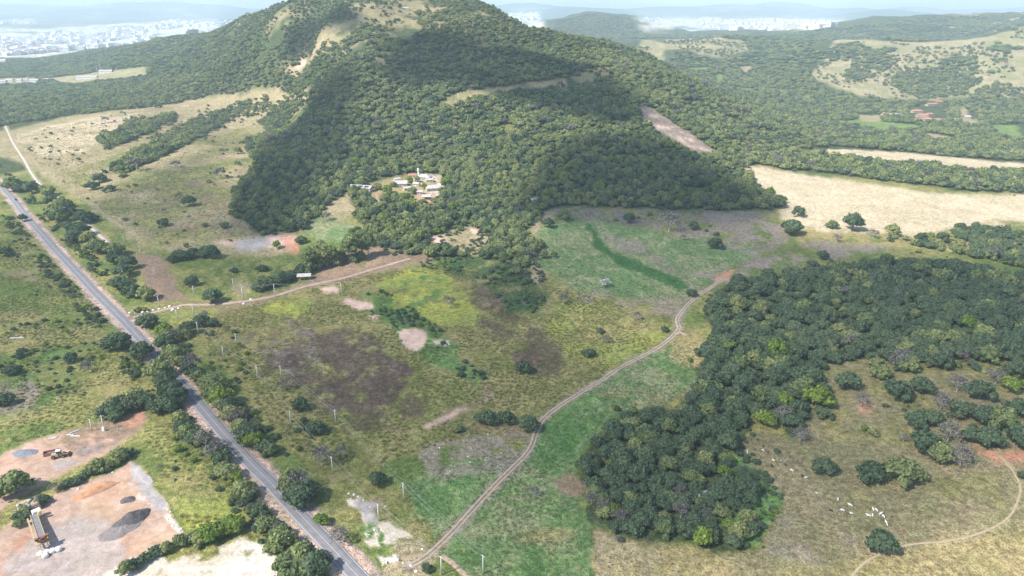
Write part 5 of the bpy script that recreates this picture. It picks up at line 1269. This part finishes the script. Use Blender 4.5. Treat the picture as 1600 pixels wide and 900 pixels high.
# ------------------------------------------------------------------ cattle
m_cow = plain('cow_white', (.78, .75, .69), .8, .08, 2); m_cowd = plain('cow_dark', (.035, .03, .028), .7, .2, 2); m_cowb = plain('cow_brown', (.16, .09, .055), .8, .2, 2)
def cow_mesh(name, mat, headdown):
    J = [(-.75, 0, 1.18, .30), (-.35, 0, 1.13, .36), (.1, 0, 1.12, .37), (.5, 0, 1.18, .35), (.72, 0, 1.28, .27)]
    hd = [(.98, 0, .98, .17), (1.12, 0, .62, .14), (1.24, 0, .36, .10)] if headdown else [(1.0, 0, 1.42, .18), (1.22, 0, 1.46, .15), (1.48, 0, 1.28, .09)]
    V = J + hd; E = [(i, i + 1) for i in range(len(V) - 1)]
    for (px, at, sx, kk) in ((-.72, 0, 1, -.09), (-.72, 0, -1, -.09), (.52, 3, 1, .03), (.52, 3, -1, .03)):
        o = len(V); V += [(px, sx * .2, .86, .15), (px + kk, sx * .21, .48, .075), (px - .02, sx * .21, .05, .06)]; E += [(at, o), (o, o + 1), (o + 1, o + 2)]
    o = len(V); V += [(-1.02, 0, 1.15, .05), (-1.08, 0, .6, .035)]; E += [(0, o), (o, o + 1)]
    hb = 7 - 1
    for sx in (1, -1):
        o = len(V); hx_ = V[hb]; V += [(hx_[0] - .05, sx * .27, hx_[2] + .06, .045)]; E += [(hb, o)]
    o = len(V); V += [(.5, 0, 1.58, .12)]; E += [(3, o)]
    me = bpy.data.meshes.new(name); me.from_pydata([v[:3] for v in V], E, []); ob = bpy.data.objects.new(name, me); COL.objects.link(ob)
    sk = ob.modifiers.new('skin', 'SKIN'); sk.use_smooth_shade = True
    for i, v in enumerate(V):
        q = me.skin_vertices[0].data[i]; q.radius = (v[3], v[3]); q.use_root = (i == 2)
    sb = ob.modifiers.new('sub', 'SUBSURF'); sb.levels = 1; sb.render_levels = 1
    dg = bpy.context.evaluated_depsgraph_get(); res = bpy.data.meshes.new_from_object(ob.evaluated_get(dg)); res.name = name
    bpy.data.objects.remove(ob); bpy.data.meshes.remove(me)
    res.materials.clear(); res.materials.append(mat); return res
COW = {(c, d): cow_mesh('cow', m, d) for c, m in (('w', m_cow), ('d', m_cowd), ('b', m_cowb)) for d in (0, 1)}
gC, gS = 'white cattle bunched by the lone tree', 'cattle strung out across the pasture'
cl = 'white cow in the bunch above the lone round tree'
for k, (px, py, c, sc, az, lab, grp) in enumerate([
  (1356.5, 808, 'w', 1.15, 2.6, 'largest white cow at the left of the bunch above the lone tree', gC), (1363, 807, 'w', .95, 1.2, cl, gC), (1364, 798, 'w', 1, 1.5, cl, gC), (1369, 799, 'w', 1, 1.9, cl, gC), (1375.5, 805, 'w', 1.1, .4, cl, gC), (1380, 808.5, 'w', .95, 1.8, cl, gC),
  (1384, 818, 'w', .95, 1.6, 'white cow touching the crown of the lone round tree', gC), (1386, 821, 'w', .6, 1.6, 'white calf touching the crown of the lone round tree', gC), (1359, 797, 'b', .8, 1.2, 'brown calf at the upper left of the white bunch', gC), (1393, 808, 'b', .6, .3, 'small brown calf right of the white bunch', gC),
  (1328, 791.5, 'w', 1.1, 2.5, 'white cow uppermost of the three left of the bunch', gS), (1316, 799.5, 'w', 1.05, 2.7, 'white cow left of the three before the bunch', gS), (1330, 804, 'w', .9, 2.9, 'white cow lowest of the three left of the bunch', gS), (1298, 799, 'd', .85, 2.6, 'dark cow left of the three white cows', gS), (1309, 782, 'w', .9, 1.3, 'white cow alone above the three', gS),
  (1326, 827, 'b', .7, 1.5, 'pale brown calf alone left of the lone tree', gS), (1276, 772, 'w', .7, 2.6, 'small white calf alone in the middle of the string', gS), (1259, 748, 'w', .9, .2, 'white cow in the string below the round grey-green tree', gS), (1253, 745, 'd', .9, 1.4, 'dark cow beside the white one below the round tree', gS), (1237, 737, 'w', 1, 2.2, 'white cow midway along the upper string', gS),
  (1227, 728, 'd', .9, 1.6, 'dark cow second in the upper string', gS), (1208, 721, 'w', .9, 2.2, 'white cow at the corner of the green thicket', gS), (1206, 729, 'd', .9, 1.8, 'dark cow at the corner of the green thicket', gS), (1220, 721, 'w', .6, 1.2, 'white calf beside the dark cow of the upper string', gS),
  (1167.5, 707, 'w', .85, 1.5, 'white cow uppermost at the wood corner', gS), (1166, 712, 'w', 1.05, .4, 'white cow right below the uppermost one at the wood corner', gS), (1169, 717, 'd', 1, .2, 'black cow below two white ones at the wood corner', gS), (1192, 705, 'w', .8, 2.3, 'white cow alone at the top of the pasture', gS)]):
    p = P1(px, py); tag(obj('cow', COW[(c, k % 2)], None, None, p, az, sc * .7), lab, 'cow', grp)

# ------------------------------------------------------------------ quarry yard
m_yel = plain('faded_yellow_paint', (.43, .34, .21), .7, .2, 1.2); m_rust = plain('rusty_steel', (.27, .13, .07), .85, .4, 1.5); m_belt = plain('rubber_belt', (.20, .19, .185), .9, .2, 1)
m_red = plain('faded_red_paint', (.36, .19, .17), .7, .2, 1.0); m_bag = plain('sack_cloth', (.80, .78, .74), .9, .08, 2, .1, 0, .2); m_tyre = plain('tyre_rubber', (.025, .025, .026), .9, .2, 4)
a0, a1 = P1(55, 812), P1(70, 856); L = float(np.hypot(*(a1 - a0)[:2])); az = math.atan2(a1[1] - a0[1], a1[0] - a0[0])
r = root('loading_machine', 'long pale yellow conveyor machine with a rusty hopper in the quarry yard', 'machine', a0, az)
def incl(z0, z1, y0, w, h): return [(0, y0 - w / 2, z0), (0, y0 + w / 2, z0), (0, y0 + w / 2, z0 + h), (0, y0 - w / 2, z0 + h), (L, y0 - w / 2, z1), (L, y0 + w / 2, z1), (L, y0 + w / 2, z1 + h), (L, y0 - w / 2, z1 + h)]
BF = [(3, 2, 1, 0), (4, 5, 6, 7), (0, 1, 5, 4), (1, 2, 6, 5), (2, 3, 7, 6), (3, 0, 4, 7)]
for yy in (-1.05, 1.05): MB().add(incl(2.2, 3.2, yy, .22, .4), BF).build('side_beam', m_yel, r)
MB().add(incl(2.15, 3.15, 0, 1.8, .2), BF).build('conveyor_belt', m_belt, r)
MB().add(incl(1.5, 2.2, -2.1, .5, .12), BF).build('walkway', m_yel, r)
for xx in (.8, L * .45, L - 1.2):
    for yy in (-1.05, 1.05): MB().box((xx, yy, 1.1), (.2, .2, 2.8)).build('leg', m_yel, r)
MB().box((L + .4, 0, 2.7), (1.6, 4.6, .25)).build('end_platform', m_yel, r)
for xx, yy, q in ((L - .6, -1.6, .9), (L - .3, .2, .7), (L - .7, 1.5, 1.0), (L + .3, -.7, .6)): MB().box((xx, yy, 3.5 + q / 2), (q, q * 1.2, q)).build('gear_box', m_rust, r)
MB().add([(L - 1.0, -1.7, 4.1), (L + 1.2, -1.7, 4.1), (L + 1.2, 1.7, 4.1), (L - 1.0, 1.7, 4.1), (L - .5, -1, 3.0), (L + .7, -1, 3.0), (L + .7, 1, 3.0), (L - .5, 1, 3.0)], [(0, 4, 5, 1), (1, 5, 6, 2), (2, 6, 7, 3), (3, 7, 4, 0), (4, 7, 6, 5)]).build('hopper', m_rust, r)
MB().box((-1.0, 1.0, 2.2), (1.8, 2.6, 2.0), .15).build('engine_cabin', m_white, r); MB().tube([(.9, 1.8, 2.2), (.9, 1.8, 3.6)], [.6, .6], 14).build('fuel_drum', plain('pale_yellow_drum', (.60, .58, .22), .6, .1, 2), r)
pb = P1(74, 866); g = random.Random(5)
def sack_mesh(seed):
    iv, it = ico(2); q = np.sign(iv) * np.abs(iv) ** .6; q = q * (1, .95, .8) + np.random.default_rng(seed).normal(size=iv.shape) * .03
    me = mesh_np('bulk_sack', q, it); me.polygons.foreach_set('use_smooth', [True] * len(me.polygons)); me.materials.append(m_bag); return me
SK = [sack_mesh(k) for k in range(3)]
for k, (dx, dy, txt) in enumerate([(-2.0, -.3, 'leftmost'), (-.3, .4, 'second from the left'), (1.3, 1.0, 'third from the left'), (2.9, 1.7, 'rightmost'), (.2, -1.3, 'lowest')]):
    X, Y = pb[0] + dx, pb[1] + dy; tag(obj('bulk_sack', SK[k % 3], None, None, (X, Y, H(X, Y) + .6), k, 1.0), 'big white bulk sack below the loading machine, ' + txt + ' of the heap', 'sack', 'white sacks below the loading machine')
# rock feed ramp behind the machine
p = P1(46, 796); r = root('feed_ramp', 'rough rock-faced feed ramp behind the loading machine', 'ramp', p, .6)
MB().add([(-4, -3, -.5), (4, -3, -.5), (4, 3, -.5), (-4, 3, -.5), (-3, -2, 2.6), (3.4, -2.4, 3.2), (3.2, 2.4, 3.4), (-3, 2.3, 2.8)], [(0, 3, 2, 1), (4, 5, 6, 7), (0, 1, 5, 4), (1, 2, 6, 5), (2, 3, 7, 6), (3, 0, 4, 7)]).build('body', plain('ramp_earth', (.40, .29, .23), .95, .3, .8, .1, 0, .5), r)
for k in range(6): obj('stone', rock_mesh('stone', 60 + k, plain('grey_rock', (.42, .38, .36), .9, .25, 1.2)), None, r, (g.uniform(-3, 3), g.uniform(-2.2, 2.2), 3.1), k, g.uniform(.4, .9))
m_post = plain('old_concrete', (.50, .46, .42), .9, .2, 1)
for k, q in enumerate([(25, 803), (29, 801), (39, 799), (62, 786), (66, 784), (71, 782)]):
    p = P1(*q); tag(MB().box((0, 0, .7), (.45, .45, 1.8), .4, 0, .85).build('concrete_post', m_post, None, p), 'short concrete post in the hedge ' + ['left of the ramp, first', 'left of the ramp, second', 'touching the ramp on its left', 'right of the ramp, first', 'right of the ramp, second', 'right of the ramp, third'][k], 'post', 'concrete posts by the feed ramp')
# wheel loader and the red body beside it
p = P1(93, 714); r = root('wheel_loader', 'old yellow wheel loader with a white cab roof in the upper yard', 'loader', p, .35)
MB().box((-1.4, 0, 1.35), (2.8, 2.0, 1.1), 0, 0, .9).box((1.2, 0, 1.1), (1.9, 1.5, .8)).build('chassis', m_yel, r)
cab = MB().box((0, 0, 2.4), (1.5, 1.6, 1.5), 0, 0, .9).build('cab', m_glass, r); MB().box((0, 0, 3.22), (1.7, 1.8, .16)).build('cab_roof', m_white, cab)
for sx in (-1.9, 1.6):
    for sy in (-1.15, 1.15):
        wv = MB().tube([(sx, sy - .3, .75), (sx, sy - .22, .75), (sx, sy + .22, .75), (sx, sy + .3, .75)], [.6, .75, .75, .6], 16).build('wheel', m_tyre, r); MB().tube([(sx, sy - .32, .75), (sx, sy + .32, .75)], [.33, .33], 12).build('rim', m_yel, wv)
for sy in (-.6, .6): MB().tube([(1.6, sy, 1.5), (3.0, sy, 1.3), (3.7, sy, .6)], [.14, .14, .12], 6).build('lift_arm', m_yel, r)
MB().add([(3.6, -1.5, .1), (3.6, 1.5, .1), (4.7, -1.5, .1), (4.7, 1.5, .1), (3.5, -1.5, 1.3), (3.5, 1.5, 1.3), (3.55, -1.4, .2), (3.55, 1.4, .2)], [(0, 1, 3, 2), (0, 4, 5, 1), (0, 2, 4), (1, 5, 3)]).build('bucket', m_rust, r)
p = P1(82, 709); r = root('tipper_body', 'faded red tipper body lying left of the yellow loader', 'tipper body', p, .45)
MB().box((0, 0, .25), (6.0, 2.4, .3)).build('floor_plate', m_red, r)
for sy in (-1.2, 1.2): MB().box((0, sy, .85), (6.0, .12, 1.0)).build('side_wall', m_red, r)
MB().box((-3.0, 0, .95), (.12, 2.5, 1.3)).build('end_wall', m_red, r)
p = P1(103, 711); r = root('chassis_wreck', 'stripped rusty chassis right of the yellow loader', 'wreck', p, .3)
for sy in (-.6, .6): MB().box((0, sy, .7), (4.2, .22, .35)).build('rail', m_rust, r)
for xx in (-1.7, -.3, 1.4): MB().box((xx, 0, .75), (.25, 1.5, .3)).build('crossmember', m_yel, r)
for xx, yy in ((-1.5, -.9), (1.5, -.9), (1.5, .9)): MB().tube([(xx, yy - .15, .5), (xx, yy + .15, .5)], [.5, .5], 14).build('wheel', m_tyre, r)
for k, (q, Lx, az_, txt) in enumerate([((82, 686), 3.5, .4, 'left'), ((86, 684), 2.5, 1.0, 'second'), ((110, 680), 3.2, .1, 'middle'), ((117, 675), 4.2, .9, 'fourth'), ((118, 682), 4.5, .05, 'right')]):
    p = P1(*q); tag(MB().box((0, 0, .25), (Lx, .45, .4), 0, 0, .9).build('pale_beam', m_conc, None, p, az_), 'pale discarded beam above the wheel loader, ' + txt + ' of the litter', 'beam', 'discarded beams above the loader')
def pile(px, py, rx, ry, h, az, mat, label, seed, cat='pile', name='gravel_pile'):
    p = P1(px, py); n, m = 40, 12; V = [(0, 0, h)]; F = []
    for j in range(1, m + 1):
        t = j / m
        for i in range(n):
            a = 2 * math.pi * i / n; k = 1 + .22 * float(fbm(math.cos(a) * 3 + seed, math.sin(a) * 3, 2.0, 3, seed)); X, Y = rx * t * k * math.cos(a), ry * t * k * math.sin(a)
            wx_, wy_ = p[0] + X * math.cos(az) - Y * math.sin(az), p[1] + X * math.sin(az) + Y * math.cos(az)
            V.append((X, Y, h * (1 - t) ** .85 * (1 + .25 * float(fbm(X * 1. + 5, Y * 1., 1.6, 3, seed + 3))) + H(wx_, wy_) - p[2] - (.12 if j == m else 0)))
    F += [(0, 1 + i, 1 + (i + 1) % n) for i in range(n)]
    for j in range(m - 1):
        for i in range(n):
            a, b = 1 + j * n + i, 1 + j * n + (i + 1) % n; F.append((a, a + n, b + n, b))
    return tag(MB().add(V, F).build(name, mat, None, p, az, True), label, cat)
m_agg = plain('dark_aggregate', (.115, .105, .105), .95, .35, 1.5, .1, 0, .6); m_agg2 = plain('mid_aggregate', (.22, .19, .18), .95, .3, 1.5, .1, 0, .6); m_osoil = plain('orange_soil', (.45, .245, .14), .95, .2, .8, .1, 0, .5)
pile(206, 812, 6.6, 4.4, 3.4, .9, m_agg, 'large dark aggregate heap in the middle of the quarry yard', 3)
pile(191, 826, 7.0, 4.5, 1.2, .7, m_agg2, 'flat grey aggregate spread below the large dark heap', 7)
pile(200, 781, 2.9, 2.2, 1.2, .3, m_agg, 'small dark aggregate heap above the large one', 4)
pile(148, 768, 9.0, 2.6, 1.5, .75, m_osoil, 'long low bank of orange soil at the top of the yard', 5, 'soil bank', 'soil_bank')
pile(160, 758, 5.0, 2.2, 1.2, .35, m_osoil, 'short bank of orange soil near the yard corner', 9, 'soil bank', 'soil_bank')
pile(39, 708, 5.5, 2.6, 1.1, .1, plain('blue_grey_gravel', (.20, .215, .24), .95, .2, 1.2, .1, 0, .5), 'blue-grey gravel heap at the left of the upper yard', 6)
# grey concrete apron edge, white lip stones
p0, p1 = P1(228, 745), P1(258, 791); d = p1 - p0; Lw = float(np.hypot(*d[:2])); n = 22; V = []; g = random.Random(8)
for i in range(n + 1):
    q = Lw * i / n
    for yy, zz in ((-1.7 + g.uniform(-.35, .35), -.2), (-1.5 + g.uniform(-.2, .2), .22), (1.3 + g.uniform(-.2, .2), .26), (1.6 + g.uniform(-.3, .3), -.2)): V.append((q + g.uniform(-.1, .1), yy, zz))
tag(MB().add(V, [(i * 4 + k, (i + 1) * 4 + k, (i + 1) * 4 + k + 1, i * 4 + k + 1) for i in range(n) for k in range(3)] + [(0, 1, 2, 3), (n * 4 + 3, n * 4 + 2, n * 4 + 1, n * 4)]).build('concrete_apron', plain('apron_concrete', (.37, .34, .335), .9, .25, .5, .2, 0, .4), None, p0, math.atan2(d[1], d[0])), 'grey concrete apron along the right side of the quarry yard', 'apron')
for k, (q, sc) in enumerate([((176, 738), 1.3), ((122, 764), 1.6), ((262, 812), 1.2), ((270, 822), 1.6), ((280, 830), 1.8), ((266, 800), 1.1), ((283, 826), 1.3), ((233, 787), 1.0), ((218, 770), .8), ((205, 735), .9)]):
    p = P1(*q); tag(obj('pale_boulder', rock_mesh('pale_boulder', 80 + k, m_conc, .55), None, None, p, k, sc * .38), 'pale boulder ' + ['on the top edge of the yard below the hedge', 'slab-like at the left top edge of the yard', 'on the white lip, topmost', 'on the white lip, second', 'on the white lip, lowest and largest', 'beside the apron end', 'outermost on the white lip', 'beside the dark heap and the apron', 'beside the upper end of the white streak', 'at the narrow top of the apron'][k], 'boulder', 'pale boulders of the quarry yard')
# rubble and slab beside the road, stumps in the meadow
for k, (q, sc) in enumerate([((545, 771), 1.0), ((553, 773), 1.5), ((560, 776), 1.1), ((548, 779), .8), ((602, 791), 1.0), ((568, 782), .9), ((578, 792), .8), ((630, 880), 1.2), ((642, 884), 1.4), ((650, 893), 1.6)]):
    p = P1(*q); tag(obj('rubble_block', rock_mesh('rubble_block', 100 + k, m_conc, .6), None, None, p, k, sc * .45), 'pale rubble block ' + ['first of the heap by the road', 'largest of the heap by the road', 'third of the heap by the road', 'lowest of the heap by the road', 'right of the pole in the rubble ground', 'at the foot of the heap by the road', 'outlying below the heap by the road', 'left at the bottom of the rubble ground', 'middle at the bottom of the rubble ground', 'largest at the bottom of the rubble ground'][k], 'block', 'rubble beside the road')
p = P1(613, 877); tag(MB().box((0, 0, .3), (4.2, .5, .9)).box((-1.9, -.6, .3), (.4, 1.2, .8)).build('concrete_slab', m_white, None, p, .1), 'white L-shaped concrete piece on the rubble ground', 'slab')
for k, q in enumerate([(27, 549), (29, 558), (41, 556), (39, 547)]):
    p = P1(*q); tag(MB().tube([(0, 0, -.2), (.1, 0, .8), (.05, .1, 1.7)], [.28, .24, .2], 8).build('pale_stump', m_pbark, None, p), 'pale stump under the dark meadow tree, ' + ['upper left', 'lower left', 'lower right', 'upper right'][k] + ' of four', 'stump', 'pale stumps in the left meadow')
p = P1(27, 529); tag(MB().box((0, 0, .3), (7.5, .6, .8)).box((2, .5, .4), (.6, .8, 1.0)).build('low_wall', m_conc, None, p, .12), 'pale broken low wall in the left meadow', 'wall')
p = P1(162, 673); tag(MB().box((0, 0, .8), (1.0, .7, 1.8)).build('meter_box', m_white, None, p), 'white meter box at the foot of the yard pole', 'box')
# car on the far stretch of the road
p = P1(25, 313); az = math.atan2(*(ROAD[np.argmin(np.hypot(*(ROAD - p[:2]).T)) + 1] - ROAD[np.argmin(np.hypot(*(ROAD - p[:2]).T))])[::-1])
r = root('car', 'small dark car driving on the far stretch of the road', 'car', (p[0], p[1], p[2] + .25), az)
m_car = plain('dark_car_paint', (.04, .045, .06), .3, .1, 1, .6)
MB().box((0, 0, .62), (4.2, 1.7, .6), 0, 0, .95).build('body', m_car, r); MB().box((-.2, 0, 1.18), (2.3, 1.5, .56), 0, 0, .8).build('cabin', m_glass, r)
for sx in (-1.3, 1.3):
    for sy in (-.8, .8): MB().tube([(sx, sy - .1, .33), (sx, sy + .1, .33)], [.33, .33], 12).build('wheel', m_tyre, r)
# stones littering the ploughed plot
X, Y, Z = scatter([[(670, 690), (740, 672), (830, 675), (830, 700), (790, 730), (700, 745), (655, 725)], [(560, 800), (600, 800), (680, 860), (640, 895), (590, 880)]], 2.6, seed=41, warp=1, hide=None); k = RNG.uniform(size=len(X)) < .06; X, Y, Z = X[k], Y[k], Z[k]
RO = [o for o in bpy.data.objects if o.name.startswith('white_stone')][:3]
gn_scatter('stones', 'small pale stones littering the ploughed plot and rubble ground', 'stones', X, Y, Z, np.random.default_rng(14).uniform(.15, .45, len(X)), np.random.default_rng(15).integers(0, 3, len(X)), RO)
# ------------------------------------------------------------------ cumulus overhead: their shade lies on the hill and the fields
t = NT('cloud_water'); a = t.n('Attribute', attribute_name='veil')
tr = t.n('BsdfTransparent'); df = t.n('BsdfDiffuse'); df.inputs[0].default_value = (.9, .9, .92, 1); tl = t.n('BsdfTranslucent'); tl.inputs[0].default_value = (.92, .93, .95, 1)
m1 = t.n('MixShader'); m1.inputs[0].default_value = .6; t.l(df.outputs[0], m1.inputs[1]); t.l(tl.outputs[0], m1.inputs[2])
m2 = t.n('MixShader'); t.l(a.outputs['Fac'], m2.inputs[0]); t.l(tr.outputs[0], m2.inputs[1]); t.l(m1.outputs[0], m2.inputs[2]); t.l(m2.outputs[0], t.out.inputs[0])
m_cloud = t.m
ALT = 1300.0
def cloud(polys, dens, seed, soft=3, cell=12.0, holes=None, warp=16):
    W = [wpoly(p) for p in polys]; lo = np.min([w.min(0) for w in W], 0) - 90; hi = np.max([w.max(0) for w in W], 0) + 90
    nx, ny = int((hi[0] - lo[0]) / cell), int((hi[1] - lo[1]) / cell)
    X, Y = np.meshgrid(lo[0] + np.arange(nx) * cell, lo[1] + np.arange(ny) * cell); xf, yf = X.ravel(), Y.ravel()
    xx, yy = xf + fbm(xf, yf, 80, 4, 131 + seed) * warp, yf + fbm(xf, yf, 80, 4, 141 + seed) * warp
    m = np.zeros(len(xf))
    for w in W: m = np.maximum(m, inside(w, xx, yy))
    if holes:
        for q in holes: m[inside(wpoly(q), xx, yy)] *= .25
    m = blur(m.reshape(ny, nx), soft) * np.clip(1 + .30 * fbm(X, Y, 130, 4, 151 + seed), .3, 1.4)
    d = np.clip(m * dens, 0, .95); keep = d > .015
    lump = 45 + 60 * (fbm(X, Y, 140, 4, 161 + seed) + 1)
    zg = H(np.clip(X, -4000, 4000), np.maximum(Y, 80)); k = (ALT - zg) / SUNV[2]           # straight up the sun's rays
    cx2, cy3 = X + SUNV[0] * k, Y + SUNV[1] * k
    vid = -np.ones((ny, nx), int); vid[keep] = np.arange(keep.sum()); nV = int(keep.sum())
    V = np.concatenate([np.stack([cx2 + SUNV[0] / SUNV[2] * dz, cy3 + SUNV[1] / SUNV[2] * dz, ALT + dz], -1)[keep] for dz in (lump * m, -8 * m - .5)]); q = np.stack([vid[:-1, :-1], vid[:-1, 1:], vid[1:, 1:], vid[1:, :-1]], -1).reshape(-1, 4); q = q[(q >= 0).all(1)]
    me = mesh_np('clouds', V, np.concatenate([q, q[:, ::-1] + nV])); at = me.attributes.new('veil', 'FLOAT', 'POINT'); at.data.foreach_set('value', np.tile(d[keep], 2).astype(np.float32))
    me.materials.append(m_cloud); o = obj('clouds', me); o['kind'] = 'stuff'; o['label'] = 'thin drifting fair-weather cloud high overhead'; o['category'] = 'clouds'; return o
D = globals().get('CLOUD_D', .60)
cloud([[(250, 640), (330, 715), (450, 800), (560, 800), (640, 830), (720, 880), (800, 905), (930, 880), (1100, 860), (1260, 850), (1420, 815), (1700, 760), (1700, 420), (1500, 402), (1400, 398), (1300, 388), (1225, 372), (1215, 330), (1120, 262), (1060, 232), (1000, 218), (910, 225), (860, 245), (842, 330), (815, 400), (770, 425), (690, 425), (600, 428), (520, 440), (400, 470), (300, 500), (200, 600)]], D * .54, 1, 4,
      holes=[[(1040, 505), (1110, 520), (1110, 590), (1060, 600), (1030, 560)], [(880, 480), (960, 480), (1010, 510), (960, 550), (890, 530)]])
cloud([[(-60, 660), (60, 640), (200, 600), (240, 620), (210, 560), (120, 430), (40, 345), (-60, 350)]], D * .35, 2, 5)
cloud([[(842, 335), (850, 262), (900, 226), (1000, 216), (1062, 232), (1120, 262), (1190, 310), (1222, 330), (1200, 345), (1000, 350)]], D * .9, 8, 2)
cloud([[(610, 60), (700, 45), (770, 72), (860, 90), (950, 112), (1000, 150), (1008, 190), (950, 200), (890, 182), (830, 165), (740, 142), (690, 128), (620, 140), (590, 105)]], D * 1.2, 3, 2)
cloud([[(372, 330), (405, 250), (470, 190), (500, 130), (545, 115), (570, 150), (555, 215), (520, 270), (480, 335), (430, 372), (400, 366)]], D * 1.15, 4, 2)
cloud([[(430, 80), (470, 35), (540, 12), (570, 25), (540, 50), (480, 75)]], D * 1.1, 5, 2)
cloud([[(130, 330), (230, 270), (330, 235), (350, 320), (380, 370), (470, 400), (430, 440), (300, 460), (200, 400)]], D * .6, 6, 4)
# ------------------------------------------------------------------ the air
top = max(float(GH.max()), CAM_H) + 60; lowz = float(GH.min()) - 1.0
hm = MB().box((0, 23000, (top + lowz) / 2), (96000, 52000, top - lowz)).mesh('haze')
t = NT('hazy_air'); pv = t.n('VolumePrincipled'); pv.inputs['Color'].default_value = (.70, .87, 1.0, 1); pv.inputs['Density'].default_value = 1.3e-4; pv.inputs['Anisotropy'].default_value = 0.0
t.l(pv.outputs[0], t.out.inputs['Volume']); hm.materials.append(t.m)
hz_ = obj('haze', hm); hz_['kind'] = 'stuff'
